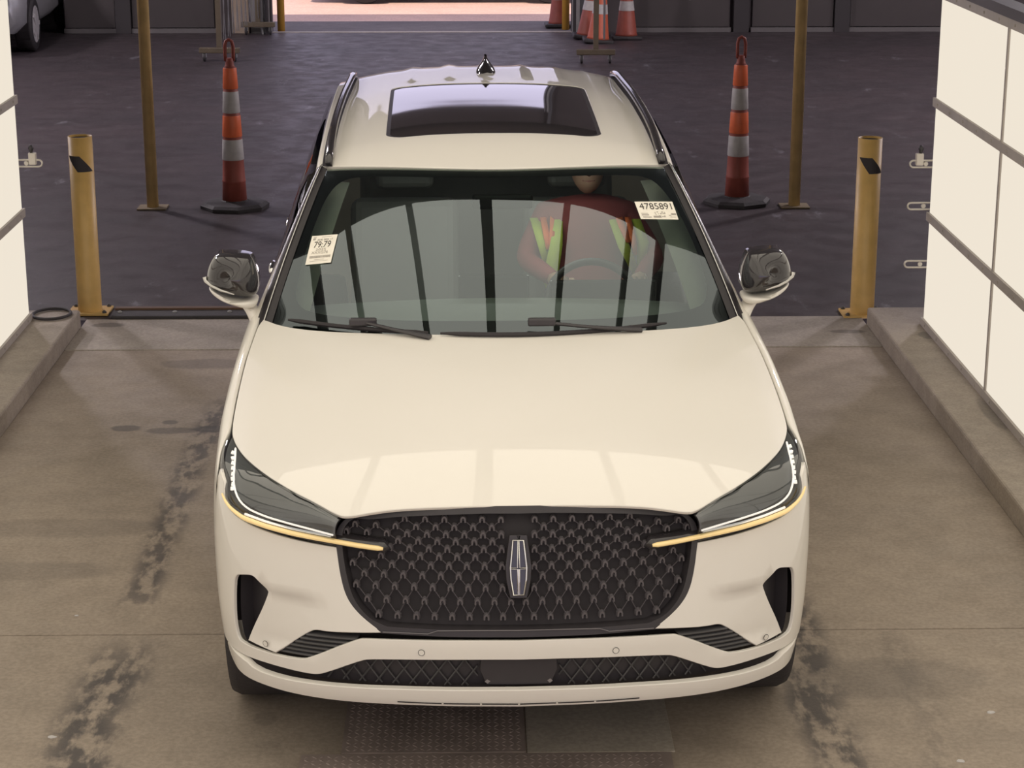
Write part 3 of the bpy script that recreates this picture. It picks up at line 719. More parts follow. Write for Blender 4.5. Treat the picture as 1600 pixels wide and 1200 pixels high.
# ---- sides behind the wing
def side_rows(y0, y1, n, zt, arch=None):
    cols = []
    for k in range(n + 1):
        Y = y0 + (y1 - y0) * k / n; u = uY(Y); zb = .33
        if arch and abs(Y - arch[0]) < arch[2]: zb = max(zb, arch[1] + math.sqrt(arch[2] ** 2 - (Y - arch[0]) ** 2))
        cols.append([wrap(u, zt + (zb - zt) * q / 12) for q in range(13)])
    return cols
for s in (-1, 1):
    M = np.array([s, 1, 1])
    for nm_, y0, y1, ar in (('front_door', 1.790, 2.88, None), ('rear_door', 2.886, 3.72, (3.93, .385, .45)), ('rear_quarter', 3.726, 4.86, (3.93, .385, .45))):
        cols = [[p * M for p in c] for c in side_rows(y0, y1, 18, 1.135, ar)]
        d = MB().grid(cols if s < 0 else list(reversed(cols))).build(nm_, PAINT, suv, True)
        if 'door' in nm_:
            yy = y0 + (.90 if 'front' in nm_ else .72); b = wrap(uY(yy), 1.10) * M
            MB().tube([b + np.array([s * .012, -.09 + .03 * k, .012 * math.sin(PI * k / 6)]) for k in range(7)], [.008, .014, .017, .018, .017, .014, .008], 8).build('door_handle', CHROME, d, True)
        # glass above the belt
        g = []
        for k in range(13):
            Y = y0 + (min(y1, 4.6) - y0) * k / 12; a = wrap(uY(Y), 1.135) * M; top = max(0, min(1, (Y - 1.72) / .80))
            xr = .885 + (.765 - .885) * top; zr = 1.15 + (roof(.70, max(Y, 2.42)) - .075 - 1.15) * top
            b = np.array([s * xr, Y, zr]); g.append([a * (1 - q / 6) + b * q / 6 + np.array([s * .02 * math.sin(PI * q / 6), 0, 0]) for q in range(7)])
        MB().grid(g if s > 0 else list(reversed(g))).build('side_window', GLASSD, suv, True)
# rear end
cols = []
for k in range(21):
    u = UMAX - .98 + 1.96 * k / 20; ss = 1 if u <= UMAX else -1; uu = u if u <= UMAX else 2 * UMAX - u
    cols.append([wrap(uu, 1.135 - .8 * q / 8) * np.array([ss, 1, 1]) for q in range(9)])
MB().grid(cols).build('tailgate', PAINT, suv, True)
MB().grid([[(-.88, 4.90, 1.13), (0, 4.98, 1.13), (.88, 4.90, 1.13)], [(-.70, 4.80, 1.55), (0, 4.86, 1.64), (.70, 4.80, 1.55)]]).build('rear_window', GLASSD, suv, True)
# ---- roof
def hdr(x): return 2.203 + .245 * (abs(x) / .73) ** 2
rp = [(x, hdr(x)) for x in [-.715 + .715 / 15 * k for k in range(31)]] + [(.715, 4.60), (.66, 4.76), (.5, 4.83), (0, 4.86), (-.5, 4.83), (-.66, 4.76), (-.715, 4.60)]
def rr_(x0, x1, y0, y1, r, skew=0):
    q = []
    for cx_, cy_, a0 in ((x1 - r, y0 + r, -PI / 2), (x1 - r, y1 - r, 0), (x0 + r, y1 - r, PI / 2), (x0 + r, y0 + r, PI)):
        for k in range(7): a = a0 + PI / 2 * k / 6; q.append((cx_ + r * math.cos(a), cy_ + r * math.sin(a)))
    return [(x, y + skew * (x / .45) ** 2) for x, y in q]
sunr = rr_(-.450, .450, 2.575, 3.71, .075, .045)
roofp = panel('roof_panel', roofS, rp, [sunr], .045, PAINT, suv, rim=.03)
panel('sunroof_seal', roofS, rr_(-.452, .452, 2.573, 3.712, .075, .045), [rr_(-.432, .432, 2.593, 3.69, .06, .045)], .04, SATINK, suv, rim=.02, off=-.003)
panel('sunroof_glass', lambda a, b, o=0: np.array([a, b, roof(a, b) + o]), rr_(-.436, .436, 2.589, 3.694, .06, .045), [], .06, SUNG, suv, rim=0, off=-.004)
for s in (-1, 1):
    M = np.array([s, 1, 1]); g = []
    for k in range(30):
        Y = 2.44 + 2.3 * k / 29; x = .713 - .05 * sm(4.3, 4.74, Y); z = roof(x, Y)
        g.append([np.array(p) * M for p in ((x - .002, Y, z + .001), (x + .008, Y, z - .006), (x + .014, Y, z - .022), (x + .020, Y, z - .05), (x + .022, Y, z - .09), (x + .01, Y, z - .11))])
    MB().grid(g if s < 0 else list(reversed(g))).build('roof_side_rail', PAINT, suv, True)
    # black roof rail standing in its channel
    pr = [roofS(.672 - .03 * sm(2.9, 4.5, y), y, 0) for y in [2.40 + 2.1 * k / 24 for k in range(25)]]
    rail = MB().tube([np.array([p[0], p[1], p[2] + .016 + .022 * min(1, 6 * k / 24, 6 * (24 - k) / 24)]) * M for k, p in enumerate(pr)], [.014] + [.017] * 23 + [.012], 8).build('roof_rail', GLOSSK, suv, True)
    ch = [[(p + np.array([dx, 0, .0035])) * M for p in pr] for dx in (-.030, .027)]
    MB().grid(ch if s > 0 else list(reversed(ch))).build('roof_channel', SATINK, rail, True)
# shark fin aerial
fin = MB(); rows = []
for k in range(9):
    q = k / 8; y0 = 4.00 + .085 * q; y1 = 4.19 + .0 * q; h = .082 * q; wv = .046 * (1 - .86 * sm(.10, 1.0, q)) ** 1.0
    rows.append([(wv * math.cos(a), (y0 + y1) / 2 + (y1 - y0) / 2 * math.sin(a), roof(0, 4.1) - .004 + h) for a in [2 * PI * j / 16 for j in range(17)]])
fin.grid(rows); MBf = fin.build('shark_fin_aerial', GLOSSK, suv, True)
# ---- windshield, pillars
wsp = [(-1, 0), (1, 0), (1, 1), (-1, 1)]
def wsS(a, b, off=0.0): return ws(a, b, off)
panel('windshield', wsS, wsp, [], .09, GLASSW, suv, rim=0)
# black printed border on the inside of the glass
bi = [(-.925, .30), (-.93, .62), (-.92, .82), (-.87, .925), (-.75, .95), (-.3, .95), (0, .95), (.3, .95), (.75, .95), (.87, .925), (.92, .82), (.95, .62), (.945, .30), (.91, .17), (.84, .125), (.5, .135), (0, .155), (-.5, .135), (-.82, .125), (-.905, .17)]
panel('windshield_border', wsS, [(-.995, .0), (.995, .0), (.995, .997), (-.995, .997)], [chaikin(bi, 2, True)], .07, pm('ceramic_black', (.014, .013, .015), .5), suv, rim=0, off=-.006)
for s in (-1, 1):
    M = np.array([s, 1, 1]); cin, cmid, cout, cw = [], [], [], []
    for k in range(15):
        t = -.02 + 1.02 * k / 14; e = ws(1.0, t, .003); w_ = .036 - .010 * t
        cin.append(ws(.975, t, .002) * M); cmid.append((e + np.array([.010, 0, .016])) * M)
        cout.append((e + np.array([w_, .02, .004 - .010 * t])) * M); cw.append((e + np.array([w_ + .012 + .022 * max(0, 1 - 2 * t), .05, -.032])) * M)
    o = MB().grid([cin, cmid, cout] if s < 0 else [cout, cmid, cin]).build('windshield_pillar', PILLK, suv, True)
    MB().tube([(np.array(p) + np.array([s * -.006, 0, .004])) for p in cmid], .0022, 6).build('pillar_bright_strip', SILVER, o, True)
    MB().grid([cout, cw] if s < 0 else [cw, cout]).build('pillar_side', PAINT, suv, True)
    # interior pillar trim, seen through the glass
    g = []
    for k in range(9):
        t = .06 + .9 * k / 8; a = ws(.985, t, -.03); b = ws(.86, t, -.075) + np.array([0, .12, 0]); g.append([a * M, b * M])
    MB().grid(g).build('pillar_trim', INTC, suv, True)
# cowl under the wipers
cw = [[(x, 1.34 + .40 * (x / .9) ** 2, 1.135), (x, 1.24 + .36 * (x / .9) ** 2, 1.10)] for x in [-.88 + .11 * k for k in range(17)]]
MB().grid(cw).build('cowl', MATTEK, suv, True)
# ---- wipers
def wiper(p0, p1, arm0, arm1, lab):
    w_ = empty('wiper'); w_.parent = suv
    pts = [ws(p0[0] + (p1[0] - p0[0]) * k / 12, p0[1] + (p1[1] - p0[1]) * k / 12, .022) for k in range(13)]
    MB().tube(pts, [.004] + [.0085] * 11 + [.004], 6).build('wiper_blade', MATTEK, w_)
    pa = [ws(arm0[0] + (arm1[0] - arm0[0]) * k / 6, arm0[1] + (arm1[1] - arm0[1]) * k / 6, .040) for k in range(7)]
    MB().tube(pa, [.017, .014, .012, .010, .010, .010, .008], 6, sq=.6).build('wiper_arm', SATINK, w_)
    c = ws(*arm1, .038); bevel(MB().box(c[0] - .05, c[0] + .05, c[1] - .014, c[1] + .014, c[2] - .012, c[2] + .016).build('blade_holder', SATINK, w_), .006)
wiper((-.90, .055), (-.312, .065), (-.30, .03), (-.58, .075), '')
wiper((-.262, .065), (.68, .060), (.56, .030), (.153, .100), '')
# ---- mirrors
def pillow(outline, y, df, db, mat, name, parent, n=6, sx=1, lean=0.0):
    c = np.mean(np.array(outline), axis=0); rows = []
    for sc_ in (1.0, .985, .95, .89, .80, .66, .48, .28, .02):
        d = -df * (1 - sc_ ** 3.2) ** .55
        rows.append([(sx * (c[0] + (x - c[0]) * sc_), y + d + lean * (x - c[0]) * 1.0, c[1] + (z - c[1]) * sc_) for x, z in outline] )
    back = [(sx * x, y + db + lean * (x - c[0]), c[1] + (z - c[1]) * .96) for x, z in outline]
    rows = [back] + rows; rows = [r + [r[0]] for r in rows]
    o = MB().grid(rows if sx > 0 else [list(reversed(r)) for r in rows]).build(name, mat, parent, True)
    return o
for s in (-1, 1):
    mr = empty('door_mirror'); mr.parent = suv
    ol = chaikin([(.918, 1.200), (.908, 1.270), (.930, 1.345), (.945, 1.362), (1.05, 1.364), (1.082, 1.348), (1.112, 1.285), (1.110, 1.235), (1.06, 1.212), (1.0, 1.198)], 2, True)
    pillow(ol, 1.80, .085, .07, GLOSSK, 'mirror_cap', mr, 7, s, .30)
    pillow([(1.0 + (x - 1.0) * .93, 1.28 + (z - 1.28) * .9) for x, z in ol], 1.875, .002, .0, MIRRORG, 'mirror_glass', mr, 2, s, .30)
    ob = chaikin([(.925, 1.155), (.915, 1.195), (.99, 1.192), (1.06, 1.206), (1.108, 1.232), (1.100, 1.208), (1.06, 1.182), (1.0, 1.165)], 2, True)
    pillow(ob, 1.80, .075, .07, PAINT, 'mirror_base', mr, 6, s, .30)
    ring = [(1.118, 1.268), (1.114, 1.252), (1.09, 1.240), (1.05, 1.232), (1.0, 1.222)]
    MB().tube([(s * x, 1.755 + .30 * (x - 1.01) + .022 * sm(1.06, 1.12, x) - .036 * (1 - sm(1.03, 1.12, x)), z) for x, z in ring], [.009, .008, .0065, .005, .003], 6).build('indicator_strip', SILVER, mr, True)
    arm = []
    for k in range(9):
        q = k / 8; c = np.array([.985, 1.80, 1.178]) * (1 - q) ** 2 + 2 * q * (1 - q) * np.array([.935, 1.79, 1.165]) + q * q * np.array([.915, 1.765, 1.075])
        wv = .050 - .012 * q; hv = .022 + .012 * q
        ax = np.array([1, 0, .0]) * (1 - q * .2); arm.append([(c + np.array([math.cos(a) * wv * .75, math.sin(a) * .045, math.cos(a) * wv * .25 + math.sin(a) * hv * .3])) * np.array([s, 1, 1]) for a in [2 * PI * j / 14 for j in range(15)]])
    MB().grid(arm if s < 0 else [list(reversed(r)) for r in arm]).build('mirror_arm', PAINT, mr, True)
# ---- wheels
def wheel(x, y, s):
    h = empty('wheel'); h.parent = suv; h.location = (x, y, .385); h.rotation_euler = (0, 0, 0 if s > 0 else PI)
    MB().lathe([(.27, -.12), (.33, -.135), (.372, -.128), (.385, -.10), (.387, 0), (.385, .10), (.372, .128), (.33, .135), (.27, .12)], 40, axis='x', cap=False).build('tyre', RUBBER, h, True)
    b = MB().lathe([(.275, .115), (.27, .05), (.24, .02), (.05, .05), (.03, .07)], 30, axis='x')
    for k in range(10):
        a = 2 * PI * k / 10; b.bar((.075, .05 * math.cos(a), .05 * math.sin(a)), (.10, .265 * math.cos(a), .265 * math.sin(a)), .03, .03, (1, 0, 0))
    b.build('rim', pm('alloy_grey', (.25, .25, .26), .35, .7), h)
for s in (-1, 1):
    wheel(s * .825, .915, s); wheel(s * .825, 3.93, s)
    MB().grid([[(s * x, .915 + .43 * math.cos(a), .385 + .43 * math.sin(a)) for a in [PI * k / 16 for k in range(17)]] for x in (.60, .93)]).build('wheel_arch_liner', MATTEK, suv, True)
# underbody and cabin tub
MB().box(-.66, .66, .35, 4.75, .24, .50).box(-.92, .92, 1.38, 3.4, .26, .50).build('underbody', MATTEK, suv)
# ---- interior
dash = [[(x, y, z - .03 * (x / .8) ** 2) for x in [-.80 + .1 * k for k in range(17)]] for y, z in ((1.45, 1.09), (1.65, 1.105), (1.85, 1.12), (2.02, 1.125), (2.08, 1.10), (2.09, 1.0), (2.05, .75))]
MB().grid(dash).build('dashboard', INTG, suv, True)
bevel(MB().box(-.16, .12, 2.04, 2.06, 1.08, 1.21).build('centre_screen', GLOSSK, suv), .01)
bevel(MB().box(.20, .62, 2.03, 2.05, 1.10, 1.19).build('instrument_screen', GLOSSK, suv), .01)
sw = empty('steering_wheel'); sw.parent = suv; sw.location = (.385, 2.24, 1.035); sw.rotation_euler = (math.radians(62), 0, 0)
MB().tube([(.185 * math.cos(a), .185 * math.sin(a), 0) for a in [2 * PI * k / 40 for k in range(40)]], .016, 8, True).build('rim', SATINK, sw, True)
MB().lathe([(.07, -.02), (.075, .0), (.06, .02)], 20).bar((-.18, 0, 0), (.18, 0, 0), .03, .015).bar((0, 0, 0), (0, -.18, 0), .03, .015, (0, 0, 1)).build('hub', SATINK, sw)
def seat(x, y, nm_, wd=.50):
    s_ = empty(nm_); s_.parent = suv; s_.location = (x, y, 0)
    bevel(MB().box(-wd / 2, wd / 2, -.48, .08, .62, .76).build('seat_cushion', SEATM, s_), .05, 3)
    Mx = Matrix.Translation((0, .02, .72)) @ Matrix.Rotation(math.radians(-20), 4, 'X')
    bevel(MB().box(-wd / 2 + .01, wd / 2 - .01, -.01, .12, 0, .62, Mx).build('seat_back', SEATM, s_), .05, 3)
    bevel(MB().box(-.13, .13, .0, .09, .66, .84, Mx).build('head_restraint', SEATM, s_), .035, 3)
seat(.385, 2.98, 'front_seat'); seat(-.385, 2.98, 'front_seat'); seat(0.0, 3.85, 'rear_seat', 1.25)
MB().grid([[(x, y, roof(x, y) - .055) for x in (-.68, -.34, 0, .34, .68)] for y in (2.48, 2.9, 3.5, 4.1, 4.6)]).build('headliner', INTG, suv, True)
bevel(MB().box(-.10, .14, 2.17, 2.20, 1.445, 1.505).build('rear_view_mirror', SATINK, suv), .012)
dl_ = bpy.data.lights.new('cabin_fill', 'AREA'); cabin_fill_ob = bpy.data.objects.new('cabin_fill', dl_); COL.objects.link(cabin_fill_ob); cabin_fill_ob.parent = suv  # fill light added to brighten the dim cabin
dl_.shape = 'RECTANGLE'; dl_.size = .9; dl_.size_y = .25; dl_.energy = 2.4; dl_.color = (1, .97, .92); cabin_fill_ob.location = (0, 2.50, 1.56); cabin_fill_ob.rotation_euler = (math.radians(12), 0, 0)
bevel(MB().box(-.46, .46, 2.36, 2.64, 1.575, 1.592).build('cabin_fill_housing', INTC, suv), .005)  # housing invented around the added cabin light

# ------------------------------------------------------------------ paper labels on the windshield
def text_verts(txt, size):
    c = bpy.data.curves.new('t', 'FONT'); c.body = txt; c.size = size; o = bpy.data.objects.new('t', c); COL.objects.link(o)
    bpy.context.view_layer.update(); dg = bpy.context.evaluated_depsgraph_get(); me = bpy.data.meshes.new_from_object(o.evaluated_get(dg))
    v = [(p.co.x, p.co.y) for p in me.vertices]; f = [tuple(q.vertices) for q in me.polygons]
    bpy.data.objects.remove(o); bpy.data.meshes.remove(me); return v, f
R102 = Matrix.Rotation(math.radians(1.02), 4, 'Z')
def sticker(name, C4, label, items):
    """C4: (s,t) of the corners TL, TR, BR, BL on the windshield; items are laid out in 0..1 x 0..1"""
    ctr = ws(sum(c[0] for c in C4) / 4, sum(c[1] for c in C4) / 4, .004)
    wc = R102 @ Vector(ctr); e = empty(name, wc, math.radians(1.02)); tag(e, label, 'paper label')
    def at(x, y, o):
        s0 = C4[3][0] * (1 - x) * (1 - y) + C4[2][0] * x * (1 - y) + C4[0][0] * (1 - x) * y + C4[1][0] * x * y
        t0 = C4[3][1] * (1 - x) * (1 - y) + C4[2][1] * x * (1 - y) + C4[0][1] * (1 - x) * y + C4[1][1] * x * y
        return ws(s0, t0, .003 + o) - ctr
    n = 6; MB().grid([[at(i / n, j / n, 0) for i in range(n + 1)] for j in range(n + 1)]).build('paper', PAPER, e, True)
    for it in items:
        if it[0] == 'T':
            _, txt, x0, y0, x1, y1, mat = it; v, f = text_verts(txt, 1.0)
            xs = [p[0] for p in v]; ys = [p[1] for p in v]; sx = (x1 - x0) / (max(xs) - min(xs)); sy = (y1 - y0) / (max(ys) - min(ys))
            mesh('printed_text', [at(x0 + (p[0] - min(xs)) * sx, y0 + (p[1] - min(ys)) * sy, .0012) for p in v], f, mat, e)
        else:
            _, rects, mat = it; m = MB()
            for (x0, y0, x1, y1) in rects: m.add([at(x0, y0, .001), at(x1, y0, .001), at(x1, y1, .001), at(x0, y1, .001)], [(0, 1, 2, 3)])
            m.build('printed_marks', mat, e)
    return e
random.seed(3)
bars = []; x = .10
while x < .92:
    w_ = random.choice((.008, .012, .018)); bars.append((x, .20, x + w_, .28)); x += w_ + random.choice((.008, .012))
STK_L = ((-.916, .543), (-.790, .560), (-.787, .396), (-.905, .372)); STK_R = ((.7125, .7535), (.924, .749), (.915, .630), (.714, .643))
sticker('windshield_label', STK_L, 'upright white paper label reading 79:79 inside the windshield edge', [
    ('T', '79:79', .17, .56, .82, .78, INK), ('T', 'AUG 2025 17', .25, .81, .85, .87, INK), ('T', '2025', .28, .455, .68, .53, INKL), ('T', 'XXXG76', .14, .345, .78, .435, INKL),
    ('R', bars, INKL), ('R', [(.08, .84, .18, .90), (.08, .92, .20, .94), (.40, .93, .80, .94), (.30, .14, .70, .15), (.15, .09, .85, .10)], INKL)])
random.seed(5)
marks = [(.06, .30, .24, .33), (.06, .20, .25, .25), (.08, .08, .30, .13), (.36, .08, .56, .18), (.62, .30, .70, .34), (.85, .24, .98, .34), (.80, .12, .95, .14), (.78, .20, .84, .24)]
for k in range(26):
    x = .42 + .26 * random.random(); y = .08 + .32 * random.random(); marks.append((x, y, x + .025, y + .035))
sticker('windshield_label', STK_R, 'wide white paper label reading 4785891 in the windshield corner', [
    ('T', '4785891', .08, .55, .93, .90, INK), ('R', marks, INKL)])

# ------------------------------------------------------------------ the driver behind the glass
drv = empty('person', R102 @ Vector((.405, 2.92, .74)), math.radians(1.02)); tag(drv, 'person in a red shirt and hi-vis vest sitting at the steering wheel', 'person')
def skin(name, V, E, R, mat, parent, sub=2):
    me = bpy.data.meshes.new(name); me.from_pydata(V, E, []); me.update(); o = link(name, me, mat, parent)
    m = o.modifiers.new('skin', 'SKIN'); m.use_smooth_shade = True
    for i, r in enumerate(R): me.skin_vertices[0].data[i].radius = r if isinstance(r, tuple) else (r, r)
    me.skin_vertices[0].data[0].use_root = True
    ss = o.modifiers.new('sub', 'SUBSURF'); ss.levels = sub; ss.render_levels = sub; return o
V = [(0, -.08, .10), (0, -.07, .28), (0, -.03, .44), (0, .0, .54), (0, -.01, .62),
     (-.17, -.01, .53), (-.27, -.12, .36), (-.16, -.40, .34), (.17, -.01, .53), (.29, -.12, .36), (.20, -.40, .34),
     (-.10, -.20, .08), (-.13, -.62, .16), (-.13, -.78, -.22), (.10, -.20, .08), (.13, -.62, .16), (.13, -.78, -.22)]
E_ = [(0, 1), (1, 2), (2, 3), (3, 4), (3, 5), (5, 6), (6, 7), (3, 8), (8, 9), (9, 10), (0, 11), (11, 12), (12, 13), (0, 14), (14, 15), (15, 16)]
Rr = [(.17, .13), (.165, .13), (.18, .13), (.13, .09), .055, .075, .052, .036, .075, .052, .036, .10, .075, .055, .10, .075, .055]
skin('body', V, E_, Rr, SHIRT, drv)
# head: rounded skull with nose, ears and hair
hv = MB(); rows = []
for i in range(13):
    th_ = PI * i / 12; rows.append([(.076 * math.sin(th_) * math.cos(a) * (1 - .12 * max(0, -math.cos(th_))), -.05 + .095 * math.sin(th_) * math.sin(a) + (-.012 if math.cos(th_) < -.3 and math.sin(a) < 0 else 0), .755 + .118 * math.cos(th_)) for a in [2 * PI * k / 20 for k in range(21)]])
hv.grid(rows); hv.tube([(0, -.135, .775), (0, -.158, .742), (0, -.14, .735)], [.008, .014, .012], 8)
for s in (-1, 1): hv.tube([(s * .074, -.035, .775), (s * .086, -.025, .765), (s * .078, -.035, .735)], [.012, .016, .01], 8)
head = hv.build('head', SKIN, drv, True)
for s in (-1, 1): MB().lathe([(.004, -.006), (.013, 0), (.004, .006)], 10, (s * .03, -.140, .770)).build('eye', GLOSSK, head, True)
MB().tube([(-.025, -.132, .705), (0, -.140, .703), (.025, -.132, .705)], .006, 6).build('mouth', pm('lips', (.35, .14, .12), .6), head, True)
rows = []
for i in range(8):
    th_ = PI * .56 * i / 7; rows.append([(.083 * math.sin(th_) * math.cos(a), -.038 + .100 * math.sin(th_) * math.sin(a) * (.93 if math.sin(a) < 0 else 1), .765 + .122 * math.cos(th_) + (.035 * (i / 7) if math.sin(a) < -.2 else 0)) for a in [2 * PI * k / 20 for k in range(21)]])
MB().grid(rows).build('hair', HAIR, drv, True)
for s, x in ((-1, -.16), (1, .20)):
    b = MB().tube([(x, -.40, .34), (x * .96, -.45, .345), (x * .9, -.485, .35)], [.03, .036, .034], 8)
    for k in range(4): b.tube([(x * .9 + s * (.03 - .02 * k) , -.49, .355), (x * .9 + s * (.03 - .02 * k), -.525, .372), (x * .9 + s * (.03 - .02 * k), -.530, .345), (x * .9 + s * (.03 - .02 * k), -.505, .332)], [.0095, .009, .0085, .007], 6)
    b.tube([(x * .9 - s * .035, -.465, .35), (x * .9 - s * .055, -.50, .36), (x * .9 - s * .06, -.515, .345)], [.011, .010, .008], 6)
    b.build('hand', SKIN, drv, True)
def vest_strip(pts, w0, mat, nm_):
    """band lying on the chest; pts are (x, z) down the front"""
    A, B = [], []
    for x, z, wv in pts:
        y = -.185 - .035 * math.sin(PI * min(max((z - .1) / .45, 0), 1)) + .9 * max(0, abs(x) - .07) ** 2 * 2 + max(0, z - .46) * .9
        A.append((x - wv / 2, y, z)); B.append((x + wv / 2, y + .004, z))
    o = MB().grid([A, B]).build(nm_, mat, drv, True); m = o.modifiers.new('t', 'SOLIDIFY'); m.thickness = .006; return o
vest_strip([(-.224, .535, .045), (-.200, .455, .045), (-.180, .365, .030)], 0, VESTY, 'vest_front')
vest_strip([(-.190, .540, .026), (-.178, .47, .026), (-.172, .42, .018)], 0, VESTO, 'vest_stripe')
vest_strip([(-.125, .535, .035), (-.140, .44, .055), (-.165, .30, .065), (-.150, .22, .05), (-.140, .12, .03)], 0, VESTY, 'vest_front')
vest_strip([(-.150, .545, .022), (-.156, .48, .022), (-.165, .43, .014)], 0, VESTO, 'vest_stripe')
vest_strip([(.100, .56, .040), (.150, .43, .050), (.215, .29, .030)], 0, VESTY, 'vest_front')
vest_strip([(.125, .56, .030), (.150, .50, .030), (.170, .45, .020)], 0, VESTO, 'vest_stripe')
vest_strip([(.205, .53, .045), (.235, .44, .050), (.222, .33, .030)], 0, VESTY, 'vest_front')
vest_strip([(.172, .54, .026), (.190, .46, .026), (.200, .39, .016)], 0, VESTO, 'vest_stripe')

# ------------------------------------------------------------------ bollards and poles
def bollard(x, y, lab):
    e = empty('bollard', (x, y, 0)); tag(e, lab, 'bollard', 'yellow bollards at the end of the bay')
    MB().lathe([(.0715, .012), (.0715, 1.075), (.066, 1.075), (.066, .9)], 40, cap=False).build('post', YEL, e, True).data.shade_smooth()
    MB().lathe([(.0665, 1.062), (.002, 1.060)], 24, cap=False).build('bore_shade_disc', MATTEK, e)  # black disc stands in for the shade inside the open pipe
    bevel(MB().box(-.125, .125, -.105, .105, 0, .014).build('base_plate', YEL, e), .003)
    for sx in (-1, 1):
        for sy in (-1, 1): MB().lathe([(.013, .014), (.013, .024), (.006, .03)], 6, (sx * .10, sy * .082, 0)).build('anchor_bolt', GREYK, e)
    rows = []; r = .0722
    for j in range(9):
        q = j / 8; z = .965 - .095 * q; a0 = -1.12 + .97 * q; a1 = .05 + 1.20 * q; rows.append([(r * math.sin(a), -r * math.cos(a), z) for a in [a0 + (a1 - a0) * k / 10 for k in range(11)]])
    MB().grid(rows).build('black_marking', MATTEK, e, True)
    return e
bollard(-2.468, 6.285, 'yellow steel bollard beside the left light panels'); bollard(2.207, 6.14, 'yellow steel bollard beside the right light panels')
def pole(x, y, lab):
    e = empty('post', (x, y, 0)); tag(e, lab, 'pole', 'thin yellow poles')
    MB().lathe([(.044, .01), (.044, 7.2)], 20).build('pole', YELD, e, True)
    bevel(MB().box(-.11, .11, -.09, .09, 0, .012).build('base_plate', pm('worn_plate', (.22, .17, .10), .7), e), .003)
pole(-2.575, 9.50, 'tall thin yellow pole left of the striped traffic cone'); pole(2.305, 9.47, 'tall thin yellow pole right of the striped traffic cone')
# ------------------------------------------------------------------ tall stacker cones
def tall_cone(x, y, lab, rz):
    e = empty('channelizer_cone', (x, y, 0), rz); tag(e, lab, 'traffic cone', 'tall striped channelizer cones')
    pr = [(.26, 0), (.262, .025), (.235, .045), (.11, .055), (.10, .062)]
    MB().lathe(pr, 8).build('rubber_base', RUBBER, e)
    def rad(z): return .094 - (z - .05) * .047
    MB().lathe([(rad(.05), .05), (rad(.20), .20), (rad(.205) + .004, .205), (rad(.215), .215), (rad(.365), .365), (rad(1.06), 1.06), (.03, 1.075)], 24).build('cone_body', ORAD, e, True)
    for z0, z1, m, nm_ in ((.37, .525, REFW, 'reflective_band'), (.545, .705, ORAB, 'orange_band'), (.725, .885, REFW, 'reflective_band'), (.905, 1.06, ORAB, 'orange_band')):
        MB().lathe([(rad(z0) + .002, z0), (rad(z0) + .004, z0 + .004), (rad(z1) + .004, z1 - .004), (rad(z1) + .002, z1)], 24, cap=False).build(nm_, m, e, True)
    MB().lathe([(.045, 1.06), (.035, 1.075), (.030, 1.10), (.028, 1.13)], 16).build('neck', ORAD, e, True)
    lp = [(-.028, 0, 1.11), (-.030, 0, 1.16), (-.030, 0, 1.22), (-.022, 0, 1.255), (0, 0, 1.268), (.022, 0, 1.255), (.030, 0, 1.22), (.030, 0, 1.16), (.028, 0, 1.11)]
    MB().tube(lp, .0125, 8).build('loop_handle', ORAD, e, True)
tall_cone(-1.955, 9.52, 'tall orange and white striped cone left of the white car', .2); tall_cone(1.885, 9.62, 'tall orange and white striped cone right of the white car', .1)
# ------------------------------------------------------------------ ordinary cones by the far door
def cone(x, y, z, lab, tilt=0, mat=ORA):
    e = empty('traffic_cone', (x, y, z)); e.rotation_euler = (0, tilt, 0); tag(e, lab, 'traffic cone', 'cones stored by the far doorway')
    bevel(MB().box(-.19, .19, -.19, .19, 0, .045).build('rubber_base', RUBBER, e), .015)
    MB().lathe([(.145, .045), (.135, .07), (.03, .90), (.022, .91)], 24).build('cone_body', mat, e, True)
    def rad(q): return .135 - (q - .07) * .1265
    for z0, z1 in ((.36, .48), (.58, .72)): MB().lathe([(rad(z0) + .003, z0), (rad(z1) + .003, z1)], 24, cap=False).build('reflective_collar', REFW, e, True)
cone(1.83, 20.55, 0, 'wide red traffic cone standing alone against the dark wall'); cone(1.33, 20.62, 0, 'leaning traffic cone behind the yellow rolling stand', .10)
cone(1.44, 20.18, 0, 'bright traffic cone directly behind the yellow rolling stand', .07, pm('cone_fresh_orange', (.55, .12, .06), .5)); cone(1.02, 22.0, 0, 'traffic cone outside the far doorway beside the yellow post', 0, ORAD)
for x, y, lab in ((-2.70, 21.60, 'yellow guard post at the left edge of the far doorway'), (1.10, 21.72, 'yellow guard post at the right edge of the far doorway')):
    o = MB().lathe([(.05, -.03), (.05, 1.5), (.045, 1.54), (.02, 1.56)], 20).build('guard_post', pm('guard_post_yellow', (.72, .40, .07), .5), None, True); o.location = (x, y, 0); tag(o, lab, 'bollard', 'guard posts at the far doorway')  # guard posts have their own deeper yellow
